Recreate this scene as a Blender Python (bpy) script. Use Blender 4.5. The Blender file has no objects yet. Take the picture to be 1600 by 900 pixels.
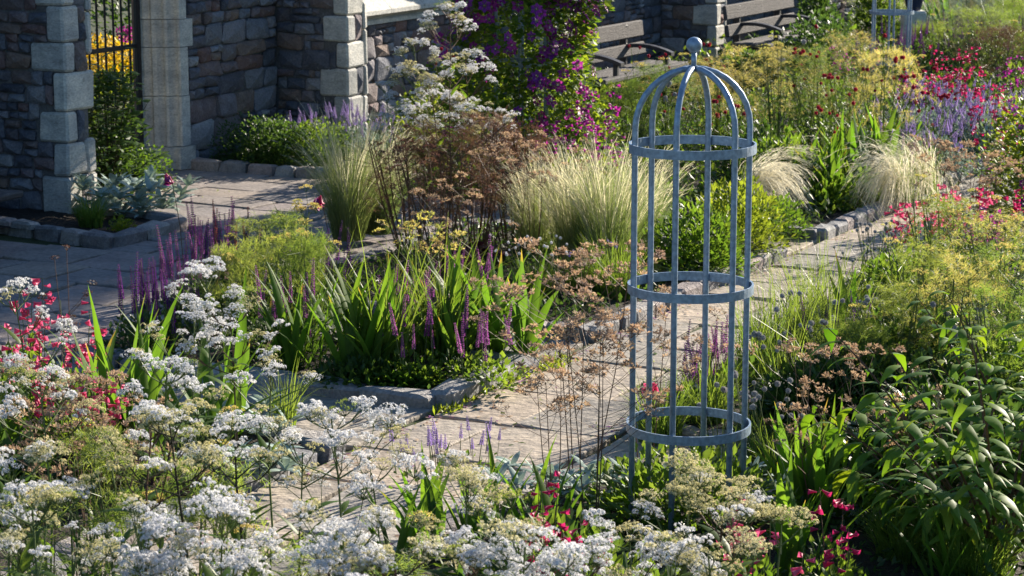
import bpy, math, random
from mathutils import Vector, Matrix, Euler, noise
R = random.Random(11)
PI = math.pi
rad = math.radians
U = R.uniform

# ------------------------------------------------------------------ camera, sky, sun, exposure
scene = bpy.context.scene
CAM_H = 2.81; PITCH = rad(11); FPX = 3600.0
cam_d = bpy.data.cameras.new('camera'); cam = bpy.data.objects.new('camera', cam_d)
scene.collection.objects.link(cam); scene.camera = cam
cam.location = (0, 0, CAM_H); cam.rotation_euler = (PI/2 - PITCH, 0, 0)
cam_d.sensor_width = 36; cam_d.lens = FPX/1600*36; cam_d.clip_start = 0.1; cam_d.clip_end = 900
cam_d.dof.use_dof = True; cam_d.dof.focus_distance = 9.6; cam_d.dof.aperture_fstop = 11
SUN_AZ = 42.0; SUN_EL = 21.0            # azimuth measured from +Y towards +X
w = bpy.data.worlds.new('World'); scene.world = w; w.use_nodes = True
nt = w.node_tree; bg = nt.nodes['Background']; sky = nt.nodes.new('ShaderNodeTexSky')
sky.sky_type = 'NISHITA'; sky.sun_disc = False; sky.sun_elevation = rad(SUN_EL); sky.sun_rotation = rad(SUN_AZ)
sky.air_density = 1.2; sky.dust_density = 0.4; sky.ozone_density = 6.0
nt.links.new(sky.outputs[0], bg.inputs[0]); bg.inputs[1].default_value = 0.06
sd = bpy.data.lights.new('sun', 'SUN'); sd.energy = 5.0; sd.angle = rad(0.5); sd.color = (1, 0.90, 0.76)
sun = bpy.data.objects.new('sun', sd); scene.collection.objects.link(sun)
dirv = Vector((math.sin(rad(SUN_AZ))*math.cos(rad(SUN_EL)), math.cos(rad(SUN_AZ))*math.cos(rad(SUN_EL)), math.sin(rad(SUN_EL))))
sun.rotation_euler = dirv.to_track_quat('Z', 'Y').to_euler(); sun.location = dirv*40
scene.view_settings.view_transform = 'Standard'; scene.view_settings.look = 'None'
scene.view_settings.exposure = 1.48; scene.view_settings.gamma = 1
scene.render.engine = 'CYCLES'
scene.cycles.max_bounces = 6; scene.cycles.transparent_max_bounces = 4

# ------------------------------------------------------------------ frames of reference
def G(px, py, z=0.0):
    """ground (or height z) point seen at a pixel of the 1600x900 survey picture"""
    a = (px-800)/FPX; b = (450-py)/FPX
    dy = math.cos(PITCH)+b*math.sin(PITCH); dz = -math.sin(PITCH)+b*math.cos(PITCH)
    t = (z-CAM_H)/dz
    return Vector((a*t, dy*t, 0))
HD = rad(27.5); UV = Vector((math.sin(HD), math.cos(HD), 0)); NV = Vector((math.cos(HD), -math.sin(HD), 0)); M0 = Vector((-.36, 11.29, 0))
def W(s, t, z=0.0):                     # s along the long path and the wall, t out from the wall into the garden
    p = M0 + UV*s + NV*t; p.z = z; return p
RZ = -HD                                # turns local +Y to the s direction, local +X to the t direction

# ------------------------------------------------------------------ mesh helpers
COL = scene.collection
class MB:
    def __init__(s): s.v = []; s.f = []; s.m = []
    def face(s, pts, mi=0):
        n = len(s.v); s.v.extend(pts); s.f.append(tuple(range(n, n+len(pts)))); s.m.append(mi)
    def tube(s, pts, r0, r1=None, n=5, mi=0, cap=True):
        if r1 is None: r1 = r0
        pts = [Vector(p) for p in pts]; k = len(pts); base = len(s.v)
        a = None
        for i, p in enumerate(pts):
            d = (pts[min(i+1, k-1)]-pts[max(i-1, 0)]).normalized()
            if a is None: a = d.orthogonal()
            a = a-d*a.dot(d)
            if a.length < 1e-5: a = d.orthogonal()
            a.normalize(); b = d.cross(a); r = r0+(r1-r0)*i/max(1, k-1)
            for j in range(n):
                an = 2*PI*j/n; s.v.append(tuple(p+a*(r*math.cos(an))+b*(r*math.sin(an))))
        for i in range(k-1):
            for j in range(n):
                A = base+i*n+j; B = base+i*n+(j+1) % n
                s.f.append((A, B, B+n, A+n)); s.m.append(mi)
        if cap and n > 2:
            s.f.append(tuple(base+j for j in range(n))[::-1]); s.m.append(mi)
            s.f.append(tuple(base+(k-1)*n+j for j in range(n))); s.m.append(mi)
    def ribbon(s, pts, wf, side, mi=0, fold=0.0):
        k = len(pts); base = len(s.v); side = Vector(side).normalized()
        pts = [Vector(p) for p in pts]
        for i, p in enumerate(pts):
            wd = wf(i/(k-1)); d = (pts[min(i+1, k-1)]-pts[max(i-1, 0)]).normalized()
            nn = d.cross(side)
            if fold:
                s.v += [tuple(p-side*wd), tuple(p+nn*(fold*wd)), tuple(p+side*wd)]
            else: s.v += [tuple(p-side*wd), tuple(p+side*wd)]
        c = 3 if fold else 2
        for i in range(k-1):
            for j in range(c-1):
                a = base+i*c+j; s.f.append((a, a+1, a+1+c, a+c)); s.m.append(mi)
    def blob(s, c, r, mi=0, jit=0.0, nl=3, ns=6, sz=1.0):
        c = Vector(c); base = len(s.v); s.v.append(tuple(c+Vector((0, 0, r*sz))))
        for i in range(1, nl):
            th = PI*i/nl
            for j in range(ns):
                ph = 2*PI*(j+.5*(i % 2))/ns; q = r*(1+U(-jit, jit))
                s.v.append(tuple(c+Vector((q*math.sin(th)*math.cos(ph), q*math.sin(th)*math.sin(ph), q*sz*math.cos(th)))))
        s.v.append(tuple(c-Vector((0, 0, r*sz))))
        for j in range(ns):
            s.f.append((base, base+1+j, base+1+(j+1) % ns)); s.m.append(mi)
            for i in range(nl-2):
                a = base+1+i*ns+j; b = base+1+i*ns+(j+1) % ns
                s.f.append((a, a+ns, b+ns, b)); s.m.append(mi)
            l = base+1+(nl-2)*ns
            s.f.append((l+(j+1) % ns, l+j, len(s.v)-1)); s.m.append(mi)
    def block(s, x0, x1, y0, y1, z0, z1, bev=.01, jit=0.0, bulge=0.0, mi=0, rough=None):
        """bevelled block, outline jittered; bulge lifts the middle of the +X and -X faces"""
        base = len(s.v); X = (x0, x1); Y = (y0, y1); Z = (z0, z1); idx = {}
        bev = min(bev, abs(x1-x0)*.3, abs(y1-y0)*.3, abs(z1-z0)*.3)
        for i in (0, 1):
            for j in (0, 1):
                for k in (0, 1):
                    J = Vector((U(-jit, jit), U(-jit, jit), U(-jit, jit)))
                    c = Vector((X[i], Y[j], Z[k]))+J
                    inn = Vector((bev if i == 0 else -bev, bev if j == 0 else -bev, bev if k == 0 else -bev))
                    for ax in range(3):
                        p = c+inn; p[ax] = c[ax]; idx[(i, j, k, ax)] = len(s.v); s.v.append(tuple(p))
        def F(*q):
            s.f.append(tuple(q)); s.m.append(mi)
        I = idx
        def side(ax, val, order):
            q = [I[o+(ax,)] for o in order]
            if bulge and ax == 0:
                c = sum((Vector(s.v[a]) for a in q), Vector())/4; c.x += bulge*(1 if val else -1)
                c += Vector((0, U(-.2, .2)*(y1-y0)*.5, U(-.2, .2)*(z1-z0)*.5))
                s.v.append(tuple(c)); n = len(s.v)-1
                for a in range(4): F(q[a], q[(a+1) % 4], n)
            else: F(*q)
        side(0, 0, [(0, 0, 0), (0, 0, 1), (0, 1, 1), (0, 1, 0)]); side(0, 1, [(1, 0, 0), (1, 1, 0), (1, 1, 1), (1, 0, 1)])
        side(1, 0, [(0, 0, 0), (1, 0, 0), (1, 0, 1), (0, 0, 1)]); side(1, 1, [(0, 1, 0), (0, 1, 1), (1, 1, 1), (1, 1, 0)])
        side(2, 0, [(0, 0, 0), (0, 1, 0), (1, 1, 0), (1, 0, 0)]); side(2, 1, [(0, 0, 1), (1, 0, 1), (1, 1, 1), (0, 1, 1)])
        for a in (0, 1):
            for b in (0, 1):
                F(I[(a, b, 0, 0)], I[(a, b, 0, 1)], I[(a, b, 1, 1)], I[(a, b, 1, 0)])
                F(I[(a, 0, b, 0)], I[(a, 0, b, 2)], I[(a, 1, b, 2)], I[(a, 1, b, 0)])
                F(I[(0, a, b, 1)], I[(0, a, b, 2)], I[(1, a, b, 2)], I[(1, a, b, 1)])
                for c in (0, 1): F(I[(a, b, c, 0)], I[(a, b, c, 1)], I[(a, b, c, 2)])
    def prism(s, poly, z0, z1, mi=0, bev=0.0):
        n = len(poly); b = len(s.v); cx = sum(p[0] for p in poly)/n; cy = sum(p[1] for p in poly)/n
        s.v += [(p[0], p[1], z0) for p in poly]+[(p[0], p[1], z1-bev) for p in poly]
        rings = 2
        if bev:
            for p in poly:
                d = math.hypot(p[0]-cx, p[1]-cy); k = 1-bev*1.3/d
                s.v.append((cx+(p[0]-cx)*k, cy+(p[1]-cy)*k, z1))
            rings = 3
        for r in range(rings-1):
            for j in range(n):
                s.f.append((b+r*n+j, b+r*n+(j+1) % n, b+(r+1)*n+(j+1) % n, b+(r+1)*n+j)); s.m.append(mi)
        s.f.append(tuple(b+(rings-1)*n+j for j in range(n))); s.m.append(mi)
    def mesh(s, name, mats, smooth=False):
        me = bpy.data.meshes.new(name); me.from_pydata(s.v, [], s.f)
        if not isinstance(mats, (list, tuple)): mats = [mats]
        for m in mats: me.materials.append(m)
        if len(mats) > 1: me.polygons.foreach_set('material_index', s.m)
        if smooth: me.polygons.foreach_set('use_smooth', [True]*len(s.f))
        me.update(); return me

def ob(name, me, parent=None, loc=(0, 0, 0), rot=(0, 0, 0), sc=(1, 1, 1)):
    o = bpy.data.objects.new(name, me); COL.objects.link(o)
    if parent: o.parent = parent
    o.location = loc; o.rotation_euler = rot
    o.scale = (sc, sc, sc) if isinstance(sc, (int, float)) else sc
    return o
def tag(o, label=None, cat=None, group=None, kind=None):
    if label: o['label'] = label
    if cat: o['category'] = cat
    if group: o['group'] = group
    if kind: o['kind'] = kind
    return o
def thing(name, label, cat, loc=(0, 0, 0), rz=0.0, group=None, sc=1.0):
    o = ob(name, None, None, loc, (0, 0, rz), sc); o.empty_display_size = .1
    return tag(o, label, cat, group)
# a template is a list of parts: (name, mesh, loc, rot, scale, kind, kids)
def P(name, me, loc=(0, 0, 0), rot=(0, 0, 0), sc=1.0, kind=None, kids=()): return (name, me, loc, rot, sc, kind, kids)
def stamp(T, name, label, cat, loc, rz=0.0, sc=1.0, group=None):
    r = thing(name, label, cat, loc, rz, group, sc)
    for (n, me, l, ro, s, k, kids) in T:
        o = ob(n, me, r, l, ro, s)
        if k: o['kind'] = k
        for (n2, me2, l2, ro2, s2, k2, _) in kids: ob(n2, me2, o, l2, ro2, s2)
    return r

# ------------------------------------------------------------------ materials
def newmat(name):
    m = bpy.data.materials.new(name); m.use_nodes = True
    nt = m.node_tree; nt.nodes.clear(); out = nt.nodes.new('ShaderNodeOutputMaterial')
    return m, nt, out
def ramp(nt, stops):
    r = nt.nodes.new('ShaderNodeValToRGB'); e = r.color_ramp.elements
    while len(e) < len(stops): e.new(.5)
    for i, (p, c) in enumerate(stops): e[i].position = p; e[i].color = (c[0], c[1], c[2], 1)
    return r
def leafmat(name, cols, trans=0.42, rough=.5, tcol=None, spec=.3, dry=None, vs=(1, 1, 1)):
    """foliage or petal: colour varies per leaf and per object, light passes through"""
    m, nt, out = newmat(name); N = nt.nodes; L = nt.links
    geo = N.new('ShaderNodeNewGeometry'); oi = N.new('ShaderNodeObjectInfo')
    add = N.new('ShaderNodeMath'); add.operation = 'ADD'; L.new(geo.outputs['Random Per Island'], add.inputs[0]); L.new(oi.outputs['Random'], add.inputs[1])
    half = N.new('ShaderNodeMath'); half.operation = 'MULTIPLY'; half.inputs[1].default_value = .5; L.new(add.outputs[0], half.inputs[0])
    r = ramp(nt, [(.1+.8*i/max(1, len(cols)-1), c) for i, c in enumerate(cols)]); L.new(half.outputs[0], r.inputs[0])
    tc = N.new('ShaderNodeTexCoord'); nz = N.new('ShaderNodeTexNoise'); nz.inputs['Scale'].default_value = 28; nz.inputs['Detail'].default_value = 3
    mp = N.new('ShaderNodeMapping'); mp.inputs['Scale'].default_value = vs; L.new(tc.outputs['Object'], mp.inputs[0]); L.new(mp.outputs[0], nz.inputs[0])
    mx = N.new('ShaderNodeMix'); mx.data_type = 'RGBA'; mx.blend_type = 'MULTIPLY'; mx.inputs[0].default_value = .55
    rr = ramp(nt, [(.3, (.62, .62, .62)), (.7, (1.25, 1.2, 1.1))]); L.new(nz.outputs[0], rr.inputs[0])
    L.new(r.outputs[0], mx.inputs[6]); L.new(rr.outputs[0], mx.inputs[7])
    pb = N.new('ShaderNodeBsdfPrincipled'); pb.inputs['Roughness'].default_value = rough; pb.inputs['Specular IOR Level'].default_value = spec
    src = mx
    if dry:
        sx = N.new('ShaderNodeSeparateXYZ'); L.new(tc.outputs['Generated'], sx.inputs[0]); n4 = N.new('ShaderNodeTexNoise'); n4.inputs['Scale'].default_value = 9; L.new(tc.outputs['Object'], n4.inputs[0])
        a1 = N.new('ShaderNodeMath'); a1.operation = 'ADD'; L.new(sx.outputs[2], a1.inputs[0]); L.new(n4.outputs[0], a1.inputs[1])
        a2 = N.new('ShaderNodeMath'); a2.operation = 'MULTIPLY_ADD'; L.new(oi.outputs['Random'], a2.inputs[0]); a2.inputs[1].default_value = .28; L.new(a1.outputs[0], a2.inputs[2])
        rt = ramp(nt, [(.0, (0, 0, 0)), (1, (1, 1, 1))]); mr = N.new('ShaderNodeMapRange'); mr.inputs[1].default_value = 1.62; mr.inputs[2].default_value = 1.78; L.new(a2.outputs[0], mr.inputs[0])
        md = N.new('ShaderNodeMix'); md.data_type = 'RGBA'; L.new(mr.outputs[0], md.inputs[0]); L.new(mx.outputs[2], md.inputs[6]); md.inputs[7].default_value = (*dry, 1); src = md
    mx = src
    L.new(mx.outputs[2], pb.inputs['Base Color'])
    tr = N.new('ShaderNodeBsdfTranslucent'); hs = N.new('ShaderNodeMix'); hs.data_type = 'RGBA'; hs.blend_type = 'MULTIPLY'; hs.inputs[0].default_value = 1
    L.new(mx.outputs[2], hs.inputs[6]); hs.inputs[7].default_value = (*(tcol or (2.4, 2.1, 1.0)), 1); L.new(hs.outputs[2], tr.inputs[0])
    ms = N.new('ShaderNodeMixShader'); ms.inputs[0].default_value = trans
    L.new(pb.outputs[0], ms.inputs[1]); L.new(tr.outputs[0], ms.inputs[2]); L.new(ms.outputs[0], out.inputs[0])
    return m
def stonemat(name, stops, scale=6, bump=.5, rough=.85, fine=60, lichen=(.33, .33, .30), strata=(1, 1, 1), blotch=.5, amt=.3, dist=.02):
    m, nt, out = newmat(name); N = nt.nodes; L = nt.links
    oi = N.new('ShaderNodeObjectInfo'); r = ramp(nt, stops); L.new(oi.outputs['Random'], r.inputs[0])
    r.color_ramp.interpolation = 'LINEAR'
    tc = N.new('ShaderNodeTexCoord'); mp = N.new('ShaderNodeMapping'); mp.inputs['Scale'].default_value = strata
    geo = N.new('ShaderNodeNewGeometry'); L.new(geo.outputs['Position'], mp.inputs[0])
    n1 = N.new('ShaderNodeTexNoise'); n1.inputs['Scale'].default_value = scale; n1.inputs['Detail'].default_value = 6; n1.inputs['Roughness'].default_value = .65; L.new(mp.outputs[0], n1.inputs[0])
    n2 = N.new('ShaderNodeTexNoise'); n2.inputs['Scale'].default_value = fine; n2.inputs['Detail'].default_value = 5; L.new(mp.outputs[0], n2.inputs[0])
    rb = ramp(nt, [(.32, (.5, .5, .52)), (.5, (1, 1, 1)), (.72, (1.5, 1.42, 1.3))]); L.new(n1.outputs[0], rb.inputs[0])
    mu = N.new('ShaderNodeMix'); mu.data_type = 'RGBA'; mu.blend_type = 'MULTIPLY'; mu.inputs[0].default_value = blotch; L.new(r.outputs[0], mu.inputs[6]); L.new(rb.outputs[0], mu.inputs[7])
    rf = ramp(nt, [(.35, (.7, .7, .7)), (.65, (1.3, 1.3, 1.3))]); L.new(n2.outputs[0], rf.inputs[0])
    mf = N.new('ShaderNodeMix'); mf.data_type = 'RGBA'; mf.blend_type = 'MULTIPLY'; mf.inputs[0].default_value = .6; L.new(mu.outputs[2], mf.inputs[6]); L.new(rf.outputs[0], mf.inputs[7])
    n3 = N.new('ShaderNodeTexNoise'); n3.inputs['Scale'].default_value = 14; n3.inputs['Detail'].default_value = 8; n3.inputs['Roughness'].default_value = .75; L.new(geo.outputs['Position'], n3.inputs[0])
    rl = ramp(nt, [(.56, (0, 0, 0)), (.64, (amt, amt, amt))]); L.new(n3.outputs[0], rl.inputs[0])
    ml = N.new('ShaderNodeMix'); ml.data_type = 'RGBA'; L.new(rl.outputs[0], ml.inputs[0]); L.new(mf.outputs[2], ml.inputs[6]); ml.inputs[7].default_value = (*lichen, 1)
    pb = N.new('ShaderNodeBsdfPrincipled'); pb.inputs['Roughness'].default_value = rough; pb.inputs['Specular IOR Level'].default_value = .25; L.new(ml.outputs[2], pb.inputs['Base Color'])
    ad = N.new('ShaderNodeMath'); ad.operation = 'ADD'; L.new(n1.outputs[0], ad.inputs[0])
    sc = N.new('ShaderNodeMath'); sc.operation = 'MULTIPLY'; sc.inputs[1].default_value = .35; L.new(n2.outputs[0], sc.inputs[0]); L.new(sc.outputs[0], ad.inputs[1])
    bp = N.new('ShaderNodeBump'); bp.inputs['Strength'].default_value = bump; bp.inputs['Distance'].default_value = dist; L.new(ad.outputs[0], bp.inputs['Height'])
    L.new(bp.outputs[0], pb.inputs['Normal']); L.new(pb.outputs[0], out.inputs[0])
    return m
def flat(name, col, rough=.6, metal=0.0, var=.25, scale=20, bump=.2, spec=.4):
    m, nt, out = newmat(name); N = nt.nodes; L = nt.links
    tc = N.new('ShaderNodeTexCoord'); n1 = N.new('ShaderNodeTexNoise'); n1.inputs['Scale'].default_value = scale; n1.inputs['Detail'].default_value = 6; L.new(tc.outputs['Object'], n1.inputs[0])
    r = ramp(nt, [(.3, [c*(1-var) for c in col]), (.7, [min(1, c*(1+var)) for c in col])]); L.new(n1.outputs[0], r.inputs[0])
    pb = N.new('ShaderNodeBsdfPrincipled'); pb.inputs['Roughness'].default_value = rough; pb.inputs['Metallic'].default_value = metal; pb.inputs['Specular IOR Level'].default_value = spec
    bp = N.new('ShaderNodeBump'); bp.inputs['Strength'].default_value = bump; bp.inputs['Distance'].default_value = .004; L.new(n1.outputs[0], bp.inputs['Height']); L.new(bp.outputs[0], pb.inputs['Normal'])
    L.new(r.outputs[0], pb.inputs['Base Color']); L.new(pb.outputs[0], out.inputs[0])
    return m

m_rubble = stonemat('rubble_stone', [(0, (.13, .135, .16)), (.15, (.08, .085, .105)), (.28, (.20, .21, .24)), (.4, (.17, .10, .085)), (.52, (.24, .25, .28)), (.64, (.09, .09, .11)), (.75, (.22, .16, .13)), (.87, (.12, .12, .14)), (1, (.34, .33, .33))], scale=9, bump=.9, lichen=(.36, .37, .38), dist=.03)
m_quoin = stonemat('dressed_limestone', [(0, (.50, .49, .45)), (.5, (.42, .41, .38)), (1, (.55, .53, .47))], scale=5, bump=.5, fine=45, lichen=(.20, .20, .16), strata=(1, 1, 2), blotch=.6, amt=.55)
m_mortar = stonemat('mortar', [(0, (.11, .11, .115)), (1, (.14, .135, .13))], scale=12, bump=.8, lichen=(.3, .3, .3))
m_slab = stonemat('riven_sandstone', [(0, (.35, .295, .235)), (.4, (.25, .23, .20)), (.7, (.38, .31, .24)), (1, (.30, .28, .25))], scale=2.6, bump=.7, fine=16, strata=(1, 1.25, 1), lichen=(.17, .155, .13), blotch=.5, amt=.45, dist=.045)
m_court = stonemat('courtyard_flag', [(0, (.27, .225, .21)), (.4, (.22, .20, .195)), (.7, (.28, .235, .20)), (1, (.24, .22, .21))], scale=3, bump=.6, fine=30, lichen=(.36, .34, .31), blotch=.5, amt=.3, dist=.02)
m_kerb = stonemat('kerb_setts', [(0, (.26, .25, .24)), (.3, (.16, .16, .17)), (.6, (.30, .24, .22)), (.8, (.33, .32, .30)), (1, (.20, .20, .21))], scale=9, bump=.9, lichen=(.4, .4, .37), dist=.025)
m_joint = stonemat('joint_dirt', [(0, (.05, .06, .025)), (1, (.06, .08, .03))], scale=5, bump=.8, lichen=(.09, .13, .03), amt=.8)
m_soil = stonemat('garden_soil', [(0, (.035, .026, .02)), (1, (.04, .03, .024))], scale=10, bump=1, fine=40, lichen=(.07, .055, .04), amt=.6, dist=.04)
m_ground = stonemat('garden_ground', [(0, (.06, .07, .03)), (1, (.07, .075, .035))], scale=1.2, bump=.8, fine=12, lichen=(.12, .12, .05), amt=.7)
m_metal = flat('galvanised_steel', (.25, .32, .41), .40, .3, .28, 55, .35, .5)
m_iron = flat('black_iron', (.012, .012, .014), .5, .3)
m_wood = stonemat('weathered_bench_wood', [(0, (.095, .085, .08)), (1, (.07, .065, .065))], scale=14, bump=.6, fine=70, strata=(1, .2, 6), lichen=(.26, .25, .24))
m_darkwood = flat('dark_bench_iron', (.03, .028, .032), .45)
m_post = flat('brown_post', (.22, .12, .075), .8, 0, .3, 12)
m_blue = flat('blue_glazed_pot', (.02, .028, .07), .25, 0, .2)

g_iris = leafmat('iris_leaf', [(.045, .10, .03), (.07, .15, .025), (.10, .17, .03), (.06, .12, .035), (.13, .17, .03)], .5, .52, (2.1, 2.1, .7), spec=.14, dry=(.26, .17, .07), vs=(1, 7, .25))
g_grey = leafmat('silver_leaf', [(.24, .33, .30), (.32, .41, .38), (.20, .29, .25)], .2, .8, (1.3, 1.3, 1))
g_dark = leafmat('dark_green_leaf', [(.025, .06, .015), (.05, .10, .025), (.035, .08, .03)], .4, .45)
g_mid = leafmat('mid_green_leaf', [(.045, .10, .015), (.07, .14, .02), (.10, .16, .03), (.035, .08, .02)], .5, .5)
g_lime = leafmat('lime_leaf', [(.10, .17, .02), (.15, .20, .03), (.08, .14, .02)], .5, .45)
g_shrub = leafmat('shrub_leaf', [(.075, .17, .02), (.10, .21, .025), (.14, .23, .03), (.06, .14, .02), (.16, .24, .03), (.26, .26, .05)], .42, .5, (1.9, 1.9, .5), spec=.2, vs=(3, 12, .8))
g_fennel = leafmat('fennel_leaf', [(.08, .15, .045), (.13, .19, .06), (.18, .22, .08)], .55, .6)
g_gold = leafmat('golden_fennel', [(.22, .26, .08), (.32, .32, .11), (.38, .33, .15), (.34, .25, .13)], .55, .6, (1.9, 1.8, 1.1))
g_climb = leafmat('climber_leaf', [(.05, .11, .02), (.10, .17, .03), (.17, .23, .035), (.06, .13, .025)], .48, .5, (2.4, 2.2, .8))
g_bronze = leafmat('bronze_foliage', [(.045, .028, .03), (.065, .04, .035), (.09, .055, .045), (.06, .055, .035)], .4, .6, (2.0, 1.6, 1.3))
g_heuch = leafmat('purple_leaf', [(.035, .015, .028), (.06, .025, .04)], .3, .4, (1.8, 1.2, 1.4))
g_grass = leafmat('grass_blade', [(.07, .14, .03), (.12, .19, .04), (.10, .15, .05)], .5, .45)
g_stipa = leafmat('feather_grass_blade', [(.10, .17, .06), (.17, .23, .09), (.22, .25, .12)], .5, .5, (1.9, 1.8, 1.1))
g_plume = leafmat('feather_grass_plume', [(.46, .46, .33), (.60, .57, .44), (.40, .42, .26)], .55, .5, (1.4, 1.35, 1.2))
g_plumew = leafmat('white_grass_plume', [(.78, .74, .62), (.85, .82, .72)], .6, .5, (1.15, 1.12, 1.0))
f_white = leafmat('white_floret', [(.70, .72, .80), (.80, .80, .84), (.62, .65, .75)], .4, .7, (1.1, 1.08, 1.0))
f_cream = leafmat('seeding_floret', [(.48, .46, .26), (.62, .60, .42), (.40, .40, .20), (.74, .72, .62)], .4, .8, (1.4, 1.3, 1.0))
f_pink = leafmat('pink_petal', [(.62, .07, .17), (.68, .13, .25), (.52, .04, .12)], .4, .5, (1.25, 1.1, 1.25))
f_crim = leafmat('crimson_petal', [(.36, .012, .06), (.46, .03, .13), (.30, .01, .07)], .4, .5, (1.5, 1.2, 1.5))
f_mag = leafmat('magenta_petal', [(.32, .03, .22), (.24, .02, .20), (.42, .05, .27)], .42, .5, (1.5, 1.1, 1.5))
f_purp = leafmat('purple_petal', [(.15, .025, .26), (.21, .03, .28), (.33, .05, .30)], .4, .5, (2.2, 1.2, 1.8))
f_salv = leafmat('salvia_floret', [(.08, .03, .18), (.13, .04, .23), (.22, .06, .26)], .4, .6, (1.7, 1.2, 1.5))
f_salp = leafmat('pink_salvia_floret', [(.34, .13, .34), (.27, .10, .31), (.44, .22, .38)], .4, .6, (1.5, 1.2, 1.4))
f_lav = leafmat('lavender_floret', [(.36, .29, .58), (.45, .36, .66), (.28, .23, .50)], .35, .7, (1.2, 1.1, 1.1))
f_grey = leafmat('allium_seed', [(.36, .37, .40), (.44, .45, .46), (.40, .36, .38)], .2, .8, (1.1, 1.1, 1.1))
f_dry = leafmat('dry_seed', [(.40, .28, .19), (.52, .40, .28), (.34, .23, .17), (.48, .37, .30)], .35, .8, (1.3, 1.2, 1.0))
f_red = leafmat('thistle_red', [(.34, .015, .045), (.25, .01, .04), (.42, .03, .07)], .3, .6, (1.6, 1.0, 1.1))
f_yel = leafmat('yellow_petal', [(.80, .52, .02), (.85, .62, .04)], .3, .6, (1.1, 1.1, .8))
s_green = leafmat('green_stem', [(.09, .13, .04), (.13, .17, .06)], .15, .5)
s_brown = leafmat('brown_stem', [(.10, .055, .035), (.15, .08, .05), (.08, .06, .03)], .1, .6)
s_dark = leafmat('dark_stem', [(.035, .035, .02), (.05, .045, .025)], .1, .6)

# ------------------------------------------------------------------ ground, beds, paths
def sheet(name, s0, s1, t0, t1, z, mat, n=1, amp=0.0, kind='structure'):
    mb = MB(); ns = max(1, int((s1-s0)*n)); ntt = max(1, int((t1-t0)*n))
    for i in range(ns+1):
        for j in range(ntt+1):
            p = W(s0+(s1-s0)*i/ns, t0+(t1-t0)*j/ntt, z)
            if amp: p.z += amp*noise.noise(p*5)+amp*.6*noise.noise(p*14)
            mb.v.append(tuple(p))
    for i in range(ns):
        for j in range(ntt):
            a = i*(ntt+1)+j; mb.f.append((a, a+ntt+1, a+ntt+2, a+1)); mb.m.append(0)
    # keep faces pointing up
    mb.f = [f[::-1] for f in mb.f]
    o = ob(name, mb.mesh(name, mat, bool(amp)))
    o['kind'] = kind; return o
gm = MB(); gm.face([(-400, -400, -.06), (400, -400, -.06), (400, 400, -.06), (-400, 400, -.06)])
ob('ground', gm.mesh('ground', m_ground))['kind'] = 'structure'
bedding = sheet('path_bedding', -6, 34, -6.9, 5.0, -.022, m_joint, 2, .004)

def slab_mesh(wd, dp, jit=.015, th=.05):
    pts = []
    cs = [(-wd/2, -dp/2), (wd/2, -dp/2), (wd/2, dp/2), (-wd/2, dp/2)]
    for k in range(4):
        a = cs[k]; b = cs[(k+1) % 4]
        pts.append((a[0]+U(-jit, jit), a[1]+U(-jit, jit)))
        pts.append(((a[0]+b[0])/2+U(-jit, jit), (a[1]+b[1])/2+U(-jit, jit)))
    mb = MB(); mb.prism(pts, -th, 0, 0, .006); return mb
def lay_slabs(parent, s0, s1, t0, t1, mat, smin, smax, tmin, tmax, gap=.024, jit=.024, along='s'):
    """random-length flags laid in courses"""
    s = s0
    while s < s1-.05:
        ds = min(U(smin, smax), s1-s)
        if s1-s-ds < smin*.5: ds = s1-s
        t = t0
        while t < t1-.05:
            dt = min(U(tmin, tmax), t1-t)
            if t1-t-dt < tmin*.5: dt = t1-t
            me = slab_mesh(dt-gap, ds-gap, jit).mesh('paving_slab', mat)
            p = W(s+ds/2, t+dt/2, U(-.006, .006))
            ob('paving_slab', me, parent, p, (U(-.012, .012), U(-.012, .012), RZ+U(-.012, .012)))
            t += dt
        s += ds
pm = ob('main_path', None); pm['kind'] = 'structure'; pm['label'] = 'sunlit path of riven sandstone flags running between the beds'
lay_slabs(pm, -3.9, 5.6, 0.02, 1.02, m_slab, .38, .85, .32, .66)
lay_slabs(pm, 5.6, 16, 0.02, 1.02, m_slab, .8, 1.2, .9, 1.1)
cp = ob('cross_path', None); cp['kind'] = 'structure'; cp['label'] = 'shaded cross path of sandstone flags between the near beds'
lay_slabs(cp, -.86, -.02, -2.4, 0.0, m_slab, .8, .9, .45, .8)
lay_slabs(cp, -.86, -.02, 1.04, 4.2, m_slab, .8, .9, .45, .8)
cp2 = ob('narrow_cross_path', None); cp2['kind'] = 'structure'
lay_slabs(cp2, 1.08, 1.78, -2.4, 0.0, m_slab, .65, .75, .45, .8)
cp3 = ob('far_cross_path', None); cp3['kind'] = 'structure'
lay_slabs(cp3, 4.9, 5.58, -3.6, 0.0, m_slab, .65, .75, .5, .8)
ct = ob('courtyard_paving', None); ct['kind'] = 'structure'; ct['label'] = 'shaded courtyard flags in front of the stone buttresses'
lay_slabs(ct, -1.6, 2.9, -6.3, -2.45, m_court, .34, .5, .42, .85)
lay_slabs(ct, 2.9, 4.0, -4.3, -2.45, m_court, .16, .26, .18, .34, .02, .02)
lay_slabs(ct, 4.0, 6.5, -6.4, -2.45, m_court, .36, .5, .42, .85)
lay_slabs(ct, 6.5, 14, -4.8, -3.9, m_court, .5, .8, .8, .95)

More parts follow.
